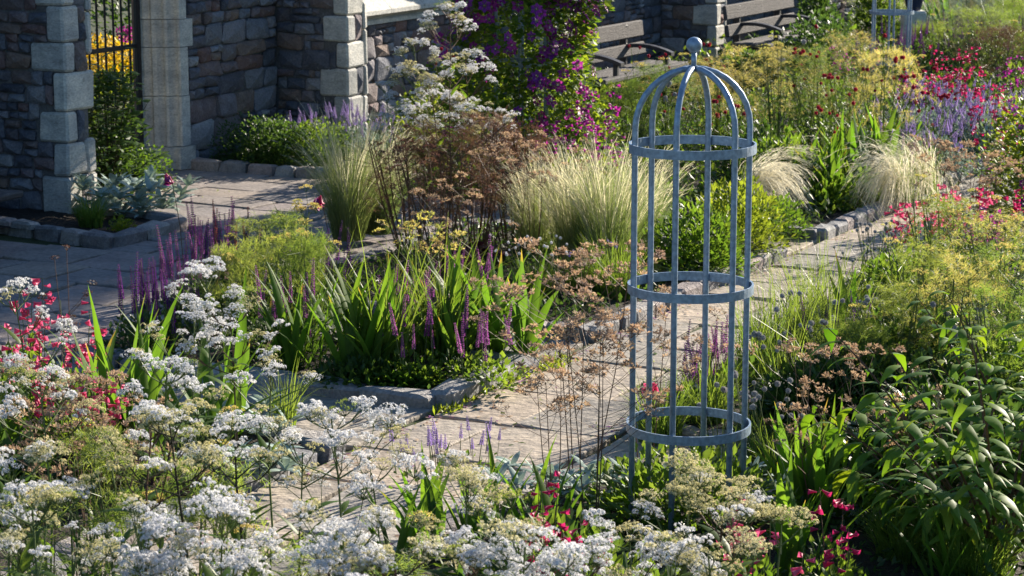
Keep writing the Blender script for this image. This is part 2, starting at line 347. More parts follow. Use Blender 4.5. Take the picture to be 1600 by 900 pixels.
def bed(name, s0, s1, t0, t1, z=.035):
    return sheet(name, s0, s1, t0, t1, z, m_soil, 14 if s1-s0 < 4 and t1-t0 < 4 else 6, .02)
bed('front_bed_soil', -9, -4.05, -4, 6, .03); bed('near_left_bed_soil', -4.04, -.95, -2.7, -.12); bed('middle_bed_soil', .08, 1.0, -2.35, -.08)
bed('second_bed_soil', 1.88, 4.82, -2.4, -.1); bed('third_bed_soil', 5.68, 16, -3.8, -.1)
bed('near_right_bed_soil', -4.04, -.95, 1.14, 4.9); bed('right_bed_soil', .08, 12, 1.14, 4.9)
bed('buttress_bed_soil', 3.12, 3.98, -6.3, -4.42); bed('wall_bed_soil', 6.65, 16.8, -6.4, -4.95)

kst = []
for i in range(10):
    mb = MB(); mb.block(-.5, .5, -.5, .5, -.5, .5, .13, .07); kst.append(mb.mesh('kerb_stone', m_kerb, False))
def kerb(name, pts, label, w_=.12, h=.075, lmin=.17, lmax=.34):
    k = ob(name, None); k['kind'] = 'structure'; k['label'] = label
    for a, b in zip(pts, pts[1:]):
        A = Vector((a[0], a[1])); B = Vector((b[0], b[1])); L_ = (B-A).length; d = (B-A)/L_; q = 0
        ang = math.atan2(d[0], d[1])         # in the s,t frame: x=t, y=s
        while q < L_-.04:
            l = min(U(lmin, lmax), L_-q)
            if L_-q-l < lmin*.6: l = L_-q
            c = A+d*(q+l/2)
            p = W(c[0]+U(-.008, .008), c[1]+U(-.008, .008), h/2-.03+U(-.008, .008))
            # direction of the stone in world
            dv = UV*d[0]+NV*d[1]
            ob('kerb_stone', R.choice(kst), k, p, (U(-.04, .04), U(-.04, .04), math.atan2(dv.y, dv.x)), (l-.012, w_*U(.9, 1.1), h+.06))
            q += l
    return k
kerb('near_left_kerb', [(-4.0, -.07), (-.93, -.07), (-.93, -2.6)], 'stone edging of the near left bed', .17, .06, .28, .46)
kerb('middle_kerb', [(.03, -2.3), (.03, -.04), (1.04, -.04), (1.04, -2.3)], 'stone edging of the middle bed', .18, .07, .3, .5)
kerb('second_kerb', [(1.82, -2.3), (1.82, -.04), (4.85, -.04), (4.85, -2.3)], 'stone edging of the second bed')
kerb('third_kerb', [(5.62, -3.6), (5.62, -.04), (13, -.04)], 'stone edging of the third bed')
kerb('near_right_kerb', [(-4.0, 1.08), (-.92, 1.08), (-.92, 4.6)], 'stone edging of the near right bed', .15, .055, .22, .38)
kerb('right_kerb', [(.04, 4.6), (.04, 1.08), (12, 1.08)], 'stone edging of the right bed', .14, .05, .22, .36)
kerb('buttress_kerb', [(3.42, -6.4), (3.04, -4.33), (4.0, -4.42), (4.02, -6.3)], 'dark sett edging around the foot of the left buttress', .13, .085, .22, .36)
kerb('wall_kerb', [(6.58, -6.2), (6.58, -4.9), (16, -4.9)], 'sett edging of the wall bed', .13, .08)
for (a, b) in ((-2.42, .03), (-2.42, 1.86)):
    pass
kerb('courtyard_kerb', [(-.93, -2.62), (-5, -2.62)], 'sett edging beside the courtyard')
kerb('courtyard_kerb', [(.03, -2.37), (1.04, -2.37)], 'sett edging at the back of the middle bed')
kerb('courtyard_kerb', [(1.82, -2.42), (4.85, -2.42)], 'sett edging at the back of the second bed')

# ------------------------------------------------------------------ the ruined wall with buttresses
TW = -6.15; TE = -5.4; TH = .36; TOP = 2.6
HA = HD-rad(1.3); UA = Vector((math.sin(HA), math.cos(HA), 0)); NA = Vector((math.cos(HA), -math.sin(HA), 0)); PA = W(3.9, -5.4)
def WA(s, t, z=0.0):                    # the wall stands a touch out of square with the beds
    p = PA+UA*(s-3.9)+NA*(t+5.4); p.z = z; return p
RZA = -HA
rst = []
for i in range(16):
    mb = MB(); mb.block(-.5, .5, -.5, .5, -.5, .5, .11, .075, .2); rst.append(mb.mesh('stone', m_rubble, False))
def split(x0, x1, z0, z1, out, mw, mh, nw, nh):
    wd = x1-x0; h = z1-z0
    if h > mh or (h > nh*2 and wd/h < 1.1 and R.random() < .8):
        c = z0+h*U(.28, .72); split(x0, x1, z0, c, out, mw, mh, nw, nh); split(x0, x1, c, z1, out, mw, mh, nw, nh); return
    if wd > mw or (wd/h > 2.6 and R.random() < .85):
        c = x0+wd*U(.25, .75); split(x0, c, z0, z1, out, mw, mh, nw, nh); split(c, x1, z0, z1, out, mw, mh, nw, nh); return
    if h > nh*1.9 and R.random() < .3:
        c = z0+h*U(.4, .6); split(x0, x1, z0, c, out, mw, mh, nw, nh); split(x0, x1, c, z1, out, mw, mh, nw, nh); return
    out.append((x0, x1, z0, z1))
def rubble(parent, face, fixed, x0, x1, z0, z1, mw=.38, mh=.21, nw=.10, nh=.06, gap=.012, avoid=()):
    """face 'F': plane of constant s seen along +s, x is t.  face 'E': plane of constant t seen along -t, x is s"""
    out = []; zz = z0
    while zz < z1-.02:                       # uneven courses
        h = min(U(.18, .46), z1-zz)
        if z1-zz-h < .08: h = z1-zz
        split(x0, x1, zz, zz+h, out, mw, mh, nw, nh); zz += h
    for (a, b, c, d) in out:
        if any(a < q[1]-.03 and b > q[0]+.03 and c < q[3]-.03 and d > q[2]+.03 for q in avoid):
            # trim against the dressed stones
            for q in avoid:
                if a < q[1]-.03 and b > q[0]+.03 and c < q[3]-.03 and d > q[2]+.03:
                    if q[1] < b: a = max(a, q[1])
                    elif q[0] > a: b = min(b, q[0])
                    else: a = b
            if b-a < .05: continue
        dep = .12; pr = U(-.012, .012)
        cx = (a+b)/2; cz = (c+d)/2
        if face == 'F': p = WA(fixed+dep/2-pr, cx, cz); rz = RZA+PI/2
        else: p = WA(cx, fixed-dep/2+pr, cz); rz = RZA
        ob('stone', R.choice(rst), parent, p, (U(-.05, .05), 0, rz), (dep, b-a-gap*U(0, 1.4), d-c-gap*U(0, 1.4)))
def dblock(parent, name, s0, s1, t0, t1, z0, z1, mat=None, bev=.018, jit=.007):
    mb = MB(); mb.block(-(t1-t0)/2, (t1-t0)/2, -(s1-s0)/2, (s1-s0)/2, -(z1-z0)/2, (z1-z0)/2, bev, jit)
    return ob(name, mb.mesh(name, mat or m_quoin), parent, WA((s0+s1)/2, (t0+t1)/2, (z0+z1)/2), (0, 0, RZA))
def core(parent, s0, s1, t0, t1, z0, z1, name='mortar_core'):
    mb = MB(); mb.block(-(t1-t0)/2, (t1-t0)/2, -(s1-s0)/2, (s1-s0)/2, -(z1-z0)/2, (z1-z0)/2, .02)
    return ob(name, mb.mesh(name, m_mortar), parent, WA((s0+s1)/2, (t0+t1)/2, (z0+z1)/2), (0, 0, RZA))
def buttress(s0, label, spec=None, te=TE, full=True):
    b = thing('stone_buttress', label, 'buttress', group='buttresses along the ruined wall'); g = .02
    core(b, s0+.03, s0+TH-.03, TW-.5, te-.03, -.1, TOP)
    spec = spec or [(U(.22, .32), (.30, .15)[i % 2]*U(.85, 1.2), (.15, .30)[i % 2]*U(.9, 1.1)) for i in range(10)]
    z = -.02; avF = []; avE = []
    for (h, fw, ew) in spec:
        if z > TOP: break
        dblock(b, 'quoin', s0-.004, s0+ew, te-fw, te+.004, z+.004, z+h-.004)
        avF.append((te-fw, te+.1, z, z+h)); avE.append((s0-.1, s0+ew, z, z+h)); z += h
    zb = z; z = -.02; k = 0
    while z < TOP-.1:
        h = U(.22, .36); ew = (.07, .14)[k % 2]
        for q in avE:                       # never into the front quoins
            if q[2] < z+h and q[3] > z and q[1] > s0+TH-ew: ew = s0+TH-q[1]-.006
        if ew > .03:
            dblock(b, 'quoin', s0+TH-ew, s0+TH+.004, te-.2, te+.002, z+.004, z+h-.004); avE.append((s0+TH-ew, s0+TH+.1, z, z+h))
        z += h; k += 1
    rubble(b, 'F', s0, TW-.02, te, 0, zb, avoid=avF)
    # end face: short stones between the dressed ones, rows matched to the quoin heights
    z = 0.0
    for (h, fw, ew) in spec:
        z1 = z+h
        a = s0+ew
        rows = max(1, int(h/.13)); zz = z-.02
        for r_ in range(rows):
            hh = h/rows; lim = s0+TH
            for q in avE:
                if q[0] > s0+ew-.02 and q[2] < zz+hh-.01 and q[3] > zz+.01: lim = min(lim, q[0])
            if lim-a > .035: 
                p = WA((a+lim)/2, te-.062+U(-.006, .004), zz+hh/2); ob('stone', R.choice(rst), b, p, (0, 0, RZA), (.12, lim-a-.014, hh-.014))
            zz += hh
        z = z1
    return b
b1 = buttress(3.9, 'stone buttress at the left edge beside the iron gate with pale dressed quoins',
     [(.33, .25, .17), (.25, .14, .24), (.24, .26, .15), (.30, .12, .36), (.22, .32, .13), (.27, .16, .20), (.24, .26, .14), (.3, .2, .3), (.3, .3, .2), (.3, .2, .3)])
b2 = buttress(8.1, 'stone buttress right of the gate, with a pale lit end above the lavender')
b3 = buttress(12.75, 'stone buttress hidden behind the purple climber')
b4 = buttress(17.35, 'stone buttress between the two benches')
b5 = buttress(21.6, 'farthest stone buttress beyond the second bench')
# bays of the long wall
def bay(s0, s1, label, sill=False, big=False):
    o = thing('wall_bay', label, 'wall', group='bays of the ruined wall')
    core(o, s0, s1, TW-.5, TW-.04, -.1, TOP)
    top = 1.02 if sill else TOP-.2
    rubble(o, 'E', TW, s0, s1, 0, top, mw=.5 if not big else .7, mh=.27 if not big else .3)
    if sill:
        s = s0
        while s < s1-.02:
            d = min(U(.6, .9), s1-s)
            if s1-s-d < .3: d = s1-s
            mb = MB(); pr = [(-.10, 1.02), (.045, 1.02), (.045, 1.06), (.02, 1.075), (.06, 1.10), (.14, 1.125), (.14, 1.165), (-.03, 1.33), (-.10, 1.33)]
            n = len(pr)
            for yy in (-(d/2-.003), d/2-.003): mb.v += [(x, yy, z) for x, z in pr]
            for j in range(n): mb.f.append((j, (j+1) % n, n+(j+1) % n, n+j)); mb.m.append(0)
            mb.f.append(tuple(range(n))[::-1]); mb.f.append(tuple(range(n, 2*n))); mb.m += [0, 0]
            ob('sill_stone', mb.mesh('sill_stone', m_quoin), o, WA(s+d/2, TW, 0), (0, 0, RZA)); s += d
        z = 1.33
        while z < TOP-.05:
            h = .31; s = s0
            while s < s1-.02:
                d = min(U(.45, .8), s1-s)
                if s1-s-d < .3: d = s1-s
                dblock(o, 'ashlar_block', s+.003, s+d-.003, TW-.12, TW-.02+U(-.003, .003), z+.003, z+h-.003, bev=.006); s += d
            z += h
    return o
GS0, GS1 = 5.05, 6.3           # gate opening
bay(4.26, GS0-.2, 'short wall bay between the left buttress and the gate')
wb = bay(GS1+.36, 8.1, 'shaded rubble wall between the gate jamb and the second buttress')
bay(8.46, 12.75, 'rubble wall under a pale window sill behind the white valerian', True)
bay(13.11, 17.35, 'rubble wall behind the near bench', False, True)
bay(17.71, 21.6, 'rubble wall behind the far bench', False, True)
bay(22.0, 34, 'low rubble wall far beyond the benches', False, True)
core(thing('wall_bay', 'wall left of the first buttress outside the view', 'wall', group='bays of the ruined wall'), -3, 3.9, TW-.5, TW, -.1, TOP)
# moulded gate jamb: courses of shafts with hollow and roll
def jamb(sj, sgn, label):
    j = thing('gate_jamb', label, 'gate jamb', group='moulded gate jambs')
    prof = [(0, -.36), (0, -.27), (.035, -.25), (.045, -.235), (.03, -.21), (.05, -.18), (.085, -.16), (.10, -.145), (.09, -.12), (.075, -.11), (.085, -.09), (.13, -.075), (.15, -.06), (.155, -.04), (.14, -.02), (.145, 0)]
    z = 0.0; hs = [.20, .44, .42, .24, .40, .38, .4, .35]
    for i, h in enumerate(hs):
        ex = (.30, .27, .26, .34, .25, .3, .26, .3)[i]
        grow = .03 if i == 0 else 0
        pts = [(a*1.0-grow, b) for a, b in prof]+[(ex, .0+grow), (ex, -.2)]
        pts = pts+[(ex, -.36)]
        mb = MB(); n = len(pts); c0 = z+.003; c1 = z+h-.003
        jx = U(-.003, .003)
        for zz in (c0, c1): mb.v += [(b, sgn*(a+jx), zz) for a, b in pts]
        for q in range(n): mb.f.append((q, (q+1) % n, n+(q+1) % n, n+q)); mb.m.append(0)
        mb.f.append(tuple(range(n))[::-1]); mb.f.append(tuple(range(n, 2*n))); mb.m += [0, 0]
        ob('jamb_stone', mb.mesh('jamb_stone', m_quoin), j, WA(sj, TW+.05, 0), (0, 0, RZA)); z += h
    return j
jamb(GS1, 1, 'moulded pale stone jamb right of the iron gate')
jamb(GS0, -1, 'moulded stone jamb on the left of the iron gate behind the buttress')
lin = thing('gate_lintel', 'flat stone lintel above the iron gate', 'lintel'); dblock(lin, 'lintel_stone', GS0-.35, GS1+.36, TW-.45, TW-.02, 2.83, 3.15)
# iron gate
gt = thing('iron_gate', 'black iron gate of upright bars in the stone doorway', 'gate', WA(GS0, TW-.25), RZA)
def bar(par, name, a, b, r, m=m_iron, n=6):
    mb = MB(); mb.tube([a, b], r, r, n); return ob(name, mb.mesh(name, m), par)
gl = GS1-GS0
for i in range(11):
    y = .05+(gl-.1)*i/10; bar(gt, 'gate_bar', (0, y, .06), (0, y, 2.2), .010 if 0 < i < 10 else .028)
for z in (.12, 1.08, 1.66, 2.15):
    mb = MB(); mb.block(-.012, .012, .02, gl-.02, z-.02, z+.02, .003); ob('gate_rail', mb.mesh('gate_rail', m_iron), gt)
pst = thing('timber_post', 'brown timber post standing behind the iron gate', 'post', (-3.56, 22.0, 0), RZA)
mb = MB(); mb.block(-.045, .045, -.045, .045, 0, 2.4, .01); ob('post_shaft', mb.mesh('post_shaft', m_post), pst)
mb = MB(); mb.block(-.075, .075, -.075, .075, 2.4, 2.45, .01); ob('post_cap', mb.mesh('post_cap', m_post), pst)

# ------------------------------------------------------------------ benches
def bench(s0, s1, tf, label):
    b = thing('garden_bench', label, 'bench', WA((s0+s1)/2, tf-.36), RZA, group='weathered benches along the wall')
    b.scale = (1, 1, .97)
    L_ = s1-s0
    def board(name, x0, x1, z0, z1, tilt=0):
        mb = MB(); mb.block(-(x1-x0)/2, (x1-x0)/2, -L_/2, L_/2, -(z1-z0)/2, (z1-z0)/2, .012, .004)
        ob(name, mb.mesh(name, m_wood), b, ((x0+x1)/2, 0, (z0+z1)/2), (0, tilt, 0))
    for k in range(4): board('seat_plank', -.14+k*.125, -.025+k*.125, .40, .45)
    board('back_plank', -.24, -.195, .72, .90, -.14); board('back_plank', -.215, -.165, .52, .66, -.14)
    for y in (-L_*.30, L_*.30):
        mb = MB(); mb.block(-.03, .28, y-.035, y+.035, 0, .40, .02); ob('support', mb.mesh('support', m_darkwood), b)
        mb = MB(); mb.block(-.28, -.2, y-.03, y+.03, 0, .88, .01); ob('back_post', mb.mesh('back_post', m_darkwood), b)
        pts = [(-.22+.08*k, y, .66+.05*math.sin(k/7*PI*.9)-.012*k) for k in range(8)]
        mb = MB(); 
        for k in range(7):
            a, c = pts[k], pts[k+1]
            mb.face([(a[0], y-.045, a[2]), (c[0], y-.045, c[2]), (c[0], y+.045, c[2]), (a[0], y+.045, a[2])])
            mb.face([(a[0], y+.045, a[2]-.04), (c[0], y+.045, c[2]-.04), (c[0], y-.045, c[2]-.04), (a[0], y-.045, a[2]-.04)])
            mb.face([(a[0], y-.045, a[2]-.04), (c[0], y-.045, c[2]-.04), (c[0], y-.045, c[2]), (a[0], y-.045, a[2])])
            mb.face([(a[0], y+.045, a[2]), (c[0], y+.045, c[2]), (c[0], y+.045, c[2]-.04), (a[0], y+.045, a[2]-.04)])
        a = pts[7]; mb.face([(a[0], y-.045, a[2]-.04), (a[0], y+.045, a[2]-.04), (a[0], y+.045, a[2]), (a[0], y-.045, a[2])])
        ob('armrest', mb.mesh('armrest', m_darkwood), b)
        mb = MB(); mb.block(.24, .29, y-.03, y+.03, .44, .60, .01); ob('arm_post', mb.mesh('arm_post', m_darkwood), b)
    return b
bench(11.1, 13.35, -4.15, 'weathered grey bench nearer the purple climber, seen just left of the obelisk ball')
bench(15.75, 18.15, -4.1, 'far weathered grey bench to the right of the pale buttress end')
bench(.3, 2.55, -4.75, 'weathered bench whose end just shows at the left edge of the picture')

# ------------------------------------------------------------------ plant obelisks
def obelisk_parts(R_=.235, H1=1.69, rings=(.451, 1.025, 1.592), nb=6, ph=10, hb=0.0):
    T = []
    for k in range(nb):
        a = rad(ph+k*360/nb); c, s = math.cos(a), math.sin(a); pts = [(R_*c, R_*s, -.05), (R_*c, R_*s, H1*.5), (R_*c, R_*s, H1)]
        for q in range(1, 9):
            th = PI/2*q/8; pts.append((R_*math.cos(th)*c, R_*math.cos(th)*s, H1+R_*math.sin(th)))
        pts[-1] = (.006*c, .006*s, H1+R_)
        mb = MB(); mb.tube(pts, .0125, .0125, 10); T.append(P('upright_bar', mb.mesh('upright_bar', m_metal, True)))
    for z in rings:
        mb = MB(); n = 48; ro, ri = R_+.019, R_+.0115; h = .036
        for i in range(n):
            a = 2*PI*i/n; c, s = math.cos(a), math.sin(a)
            mb.v += [(ro*c, ro*s, z), (ro*c, ro*s, z+h), (ri*c, ri*s, z+h), (ri*c, ri*s, z)]
        for i in range(n):
            for q in range(4):
                A = i*4+q; B = i*4+(q+1) % 4; C = ((i+1) % n)*4+(q+1) % 4; D = ((i+1) % n)*4+q
                mb.f.append((A, D, C, B)); mb.m.append(0)
        T.append(P('ring_band', mb.mesh('ring_band', m_metal)))
    mb = MB(); mb.tube([(0, 0, H1+R_-.012), (0, 0, H1+R_+.07)], .011, .011, 10); T.append(P('finial_stem', mb.mesh('finial_stem', m_metal, True)))
    mb = MB(); mb.blob((0, 0, H1+R_+.092), .032, nl=14, ns=24); T.append(P('finial_ball', mb.mesh('finial_ball', m_metal, True)))
    return T
TO = obelisk_parts()
OB = G(1073, 838)
stamp(TO, 'plant_obelisk', 'tall blue grey steel plant obelisk with ball finial standing bare at the front', 'plant obelisk', OB, 0, 1, 'domed steel plant obelisks')
OB2 = W(6.7, -3.0); stamp(TO, 'plant_obelisk', 'steel plant obelisk smothered by the purple climber', 'plant obelisk', OB2, .4, 1, 'domed steel plant obelisks')
OB3 = G(1389, 160); stamp(TO, 'plant_obelisk', 'far steel plant obelisk near the top right with one ring showing', 'plant obelisk', OB3, .3, .94, 'domed steel plant obelisks')

# ------------------------------------------------------------------ plant parts
def unitleaf(n, wd, bend, fold, shape='lance', droop=0.0, wav=0.0):
    """leaf one unit long growing along +Z, bending toward +X, flat across Y"""
    mb = MB(); pts = []; x = z = 0.0; an = 0.0
    for i in range(n+1):
        pts.append((x, wav*math.sin(i*1.9), z)); an += (bend+droop*i/n)/n; x += math.sin(an)/n; z += math.cos(an)/n
    def wf(u):
        if shape == 'lance': return wd*(.75+.5*math.sin(PI*min(1, u*1.15)))*(1-u**3.2)+.0005
        if shape == 'oval': return wd*math.sin(PI*max(.02, min(.995, u**.85)))**.8+.0005
        if shape == 'grass': return wd*(1-u**2)+.0003
        if shape == 'pointed': return wd*(math.sin(PI*min(1, u*1.02)**.75)**1.0)*(1-.35*u)+.0005
        return wd
    mb.ribbon(pts, wf, (0, 1, 0), 0, fold); return mb
def leafset(name, mat, k, n, wd, b0, b1, fold, shape, droop=0.0, wav=0.0):
    return [unitleaf(n, wd*U(.8, 1.2), U(b0, b1), fold, shape, droop, wav).mesh(name, mat, True) for _ in range(k)]
L_iris = leafset('leaf', g_iris, 7, 7, .042, .05, .75, .22, 'lance', .35)
L_grey = leafset('leaf', g_grey, 6, 5, .17, .3, 1.2, .35, 'oval')
L_shrub = leafset('leaf', g_shrub, 7, 7, .135, .2, 1.3, .22, 'pointed', .6, .012)
L_rose = leafset('leaf', g_dark, 5, 4, .30, .2, .8, .25, 'oval')
L_lance = leafset('leaf', g_mid, 5, 5, .12, .3, 1.1, .3, 'pointed')
L_strap = leafset('leaf', g_grass, 6, 6, .018, .3, 1.3, .3, 'grass', .5)
L_heuch = leafset('leaf', g_heuch, 4, 4, .42, .3, .9, .25, 'oval')

def addleaf(mb, p, d, L_, wd, mi=0, n=2, drp=.5):
    """cheap small leaf: a folded kite"""
    d = d.normalized(); s_ = d.cross(Vector((0, 0, 1)))
    if s_.length < .1: s_ = Vector((1, 0, 0))
    s_.normalize(); s_ = (s_+Vector((U(-.6, .6), U(-.6, .6), U(-.6, .6)))).normalized()
    m = p+d*L_*.45; tip = p+d*L_-Vector((0, 0, L_*.25*drp)); up = d.cross(s_)*wd*.35
    mb.face([tuple(p), tuple(m+s_*wd+up), tuple(tip), tuple(m-s_*wd+up)], mi)
def rdir(zmin=-1.0, zmax=1.0):
    z = U(zmin, zmax); a = U(0, 2*PI); q = math.sqrt(max(0, 1-z*z)); return Vector((q*math.cos(a), q*math.sin(a), z))

# ---- iris
def T_iris(n, h, spread=.5, wk=1.0):
    T = []
    fans = max(2, n//5)
    for f in range(fans):
        fa = U(0, PI); fx, fy = U(-1, 1)*.10*math.sqrt(n/12), U(-1, 1)*.10*math.sqrt(n/12)
        k = n//fans
        for i in range(k):
            u = (i+.5)/k*2-1
            til = u*spread+U(-.1, .1); hh = h*(1-.28*abs(u))*U(.8, 1.08)
            rz = fa if til > 0 else fa+PI
            T.append(P('leaf', R.choice(L_iris), (fx+.02*u*math.cos(fa), fy+.02*u*math.sin(fa), 0), (U(-.08, .08), abs(til), rz+U(-.3, .3)), (hh, hh*wk*U(.75, 1.1), hh)))
    return T
# ---- grasses
def T_stipa(h, wd, n=420, plume=320, way=None, bend=1.0, pm=None):
    """feather grass: fine green blades below, long hair-fine plumes above; way = direction it droops to"""
    T = []
    def strand(L_, til, b, r0, a, k_, curve):
        x = r0*math.cos(a); y = r0*math.sin(a); z = 0; an = til*.35; pts = []
        for k in range(k_+1):
            pts.append(Vector((x, y, max(z, .02)))); x += math.sin(an)*math.cos(b)*L_/k_; y += math.sin(an)*math.sin(b)*L_/k_; z += math.cos(an)*L_/k_; an = min(2.5, an+til*curve*(k+1)/k_)
        return pts
    mb = MB()
    for i in range(n):
        a = U(0, 2*PI); b = a+U(-.6, .6)
        if way is not None: b = way+R.gauss(0, .6)
        pts = strand(h*U(.4, 1.05), U(.05, .95)*bend, b, wd*.2*math.sqrt(R.random()), a, 5, .5)
        mb.ribbon(pts, lambda u: .0016*(1-u*.8), (-math.sin(b+U(-1, 1)), math.cos(b+U(-1, 1)), 0))
    T.append(P('blades', mb.mesh('blades', g_stipa), kind='stuff'))
    mb = MB()
    for i in range(plume):
        a = U(0, 2*PI); b = a+U(-.5, .5)
        if way is not None: b = way+R.gauss(0, .38)
        pts = strand(h*U(.75, 1.3), (U(.1, .62) if way is None else U(.3, .75))*bend, b, wd*.18*math.sqrt(R.random()), a, 9, .42)
        pts = pts[3:]; sd_ = (U(-1, 1), U(-1, 1), 0)
        mb.ribbon(pts, lambda u: .0008+.0012*math.sin(PI*min(1, u*1.1)), sd_)
        for k in range(1, 6):
            for q in range(3):
                p = pts[k].lerp(pts[k+1], R.random()); d = (pts[k+1]-pts[k]).normalized(); dd = (d+rdir()*.3).normalized(); l = U(.03, .08); s_ = d.orthogonal()*.0009
                mb.face([tuple(p-s_), tuple(p+s_), tuple(p+dd*l)])
    T.append(P('seed_plumes', mb.mesh('seed_plumes', pm or g_plume), kind='stuff')); return T
def T_tuft(h, wd, n, mat=g_grass, bw=.003):
    mb = MB()
    for i in range(n):
        a = U(0, 2*PI); r0 = wd*.5*math.sqrt(R.random()); L_ = h*U(.5, 1.1); til = U(.1, 1.0); b = a+U(-.8, .8)
        x = r0*math.cos(a)*.5; y = r0*math.sin(a)*.5; z = 0; an = til*.2; pts = []
        for k in range(5):
            pts.append((x, y, z)); x += math.sin(an)*math.cos(b)*L_/4; y += math.sin(an)*math.sin(b)*L_/4; z += math.cos(an)*L_/4; an += til*.55
        c = b+U(-1.2, 1.2); mb.ribbon(pts, lambda u: bw*(1-u*.9), (-math.sin(c), math.cos(c), 0))
    return [P('blades', mb.mesh('blades', mat), kind='stuff')]
# ---- feathery fennel
def T_fennel(h, wd, mat, stems=7, plumes=150, umb=0, smat=None, fil=34, flen=.055, umat=None, top=.15):
    T = []; mb = MB(); fb = MB(); tips = []
    for i in range(stems):
        a = U(0, 2*PI); r = wd*.42*math.sqrt(R.random()); hh = h*U(.75, 1.0); p1 = Vector((r*math.cos(a), r*math.sin(a), hh))
        p0 = Vector((r*.3*math.cos(a), r*.3*math.sin(a), 0)); mid = (p0+p1)/2+rdir()*.03
        mb.tube([p0, mid, p1], .006, .003, 5); tips.append((p0, mid, p1))
        for k in range(9):
            u = U(.25, 1); q = p0.lerp(p1, u); d = rdir(.0, .8); l = wd*.28*U(.5, 1.1)
            mb.tube([q, q+d*l], .002, .001, 3, cap=False); tips.append((q, q+d*l*.5, q+d*l))
    T.append(P('stems', mb.mesh('stems', smat or s_green)))
    for i in range(plumes):
        u = R.random()**.45; z = h*(.1+.9*u); q = wd*.5*math.sqrt(R.random())*(1-.55*max(0, u-.55)/.45)*(.55+.45*min(1, u*2)); a = U(0, 2*PI)
        c = Vector((q*math.cos(a), q*math.sin(a), z)); ax = rdir(-.1, .9)
        if noise.noise(c*5.5+Vector((h*9, wd*7, 0))) < -.08: continue
        for k in range(fil):
            o_ = c+ax*U(-1, 1)*flen*1.2; d = (ax*.5+rdir()).normalized(); l = flen*U(.5, 1.2); s_ = d.orthogonal().normalized()*.0013
            fb.face([tuple(o_-s_), tuple(o_+s_), tuple(o_+d*l)])
    T.append(P('feathery_foliage', fb.mesh('feathery_foliage', mat), kind='stuff'))
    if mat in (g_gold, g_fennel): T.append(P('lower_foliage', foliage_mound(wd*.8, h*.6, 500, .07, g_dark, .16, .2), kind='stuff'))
    for i in range(umb):
        p0, mid, p1 = tips[R.randrange(stems)*10]
        c = p1+Vector((U(-.05, .05), U(-.05, .05), U(.02, .15))); T.append(umbel_part(c, p1, umat or g_gold, .04))
    return T
def umbel_part(c, root, mat, r, rays=14):
    mb = MB(); mb.tube([root, c-Vector((0, 0, r*.8))], .0018, .0012, 3, 1, False); b = c-Vector((0, 0, r*.8))
    for i in range(rays):
        d = rdir(.15, 1); e = b+Vector((d.x*r, d.y*r, d.z*r*.5+r*.5)); mb.tube([b, e], .0007, .0006, 3, 1, False)
        for k in range(14):
            dd = rdir(-.2, 1); q = e+dd*r*.2; s_ = dd.orthogonal().normalized()*.0022
            mb.face([tuple(q-s_), tuple(q+dd.cross(s_)), tuple(q+s_), tuple(q+dd*.002-dd.cross(s_))])
    return P('umbel', mb.mesh('umbel', [mat, s_green]))
# ---- valerian: domed heads of tiny florets
def head_mesh(mat, r=.055, k=13, fl=22, fs=.0042, loose=.35):
    mb = MB(); base = Vector((0, 0, 0))
    for i in range(k):
        a = i*2.399+U(-.3, .3); q = r*math.sqrt((i+.4)/k); c = Vector((q*math.cos(a), q*math.sin(a), r*.95-q*q/r*.5+U(-.012, .010)))
        mb.tube([base, c*.55+Vector((0, 0, -.004)), c-Vector((0, 0, .006))], .0012, .0007, 3, 1, False)
        rr = r*.27*U(.6, 1.25)
        for j in range(fl):
            d = rdir(-.25, 1); e = c+Vector((d.x*rr, d.y*rr, d.z*rr*.62)); 
            if R.random() < loose: mb.face([tuple(c), tuple(e), tuple(e+Vector((.0008, .0004, 0)))], 1)
            n = (d+Vector((0, 0, .4))+rdir()*.5).normalized(); s_ = n.orthogonal().normalized(); t_ = n.cross(s_); f_ = fs*U(.7, 1.15)
            ph = U(0, 1); pts = []
            for m in range(5):
                an = ph+m*2*PI/5; pts.append(e+(s_*math.cos(an)+t_*math.sin(an))*f_+n*f_*.5)
            ctr = e
            for m in range(5):      # five petals as a shallow cup with gaps
                p1 = pts[m]; p2 = pts[m]*.42+pts[(m+1) % 5]*.58
                mb.face([tuple(ctr), tuple(p1), tuple(p2)])
    return mb.mesh('flower_head', [mat, s_green])
H_white = [head_mesh(f_white, r, k, 17, .0046, .5) for r, k in ((.030, 7), (.038, 10), (.048, 13), (.035, 8), (.042, 9))]
H_mix = [head_mesh([f_white, f_cream][q % 2], r, k, 15, .0042, .7) for q, (r, k) in enumerate(((.04, 9), (.034, 8), (.03, 7), (.045, 10)))]
H_cream = [head_mesh(f_cream, r, k, 20, .0034, .9) for r, k in ((.036, 9), (.045, 12), (.05, 14))]
H_haze = [head_mesh(g_fennel, r, k, 14, .0030, 1.0) for r, k in ((.04, 10), (.05, 12))]
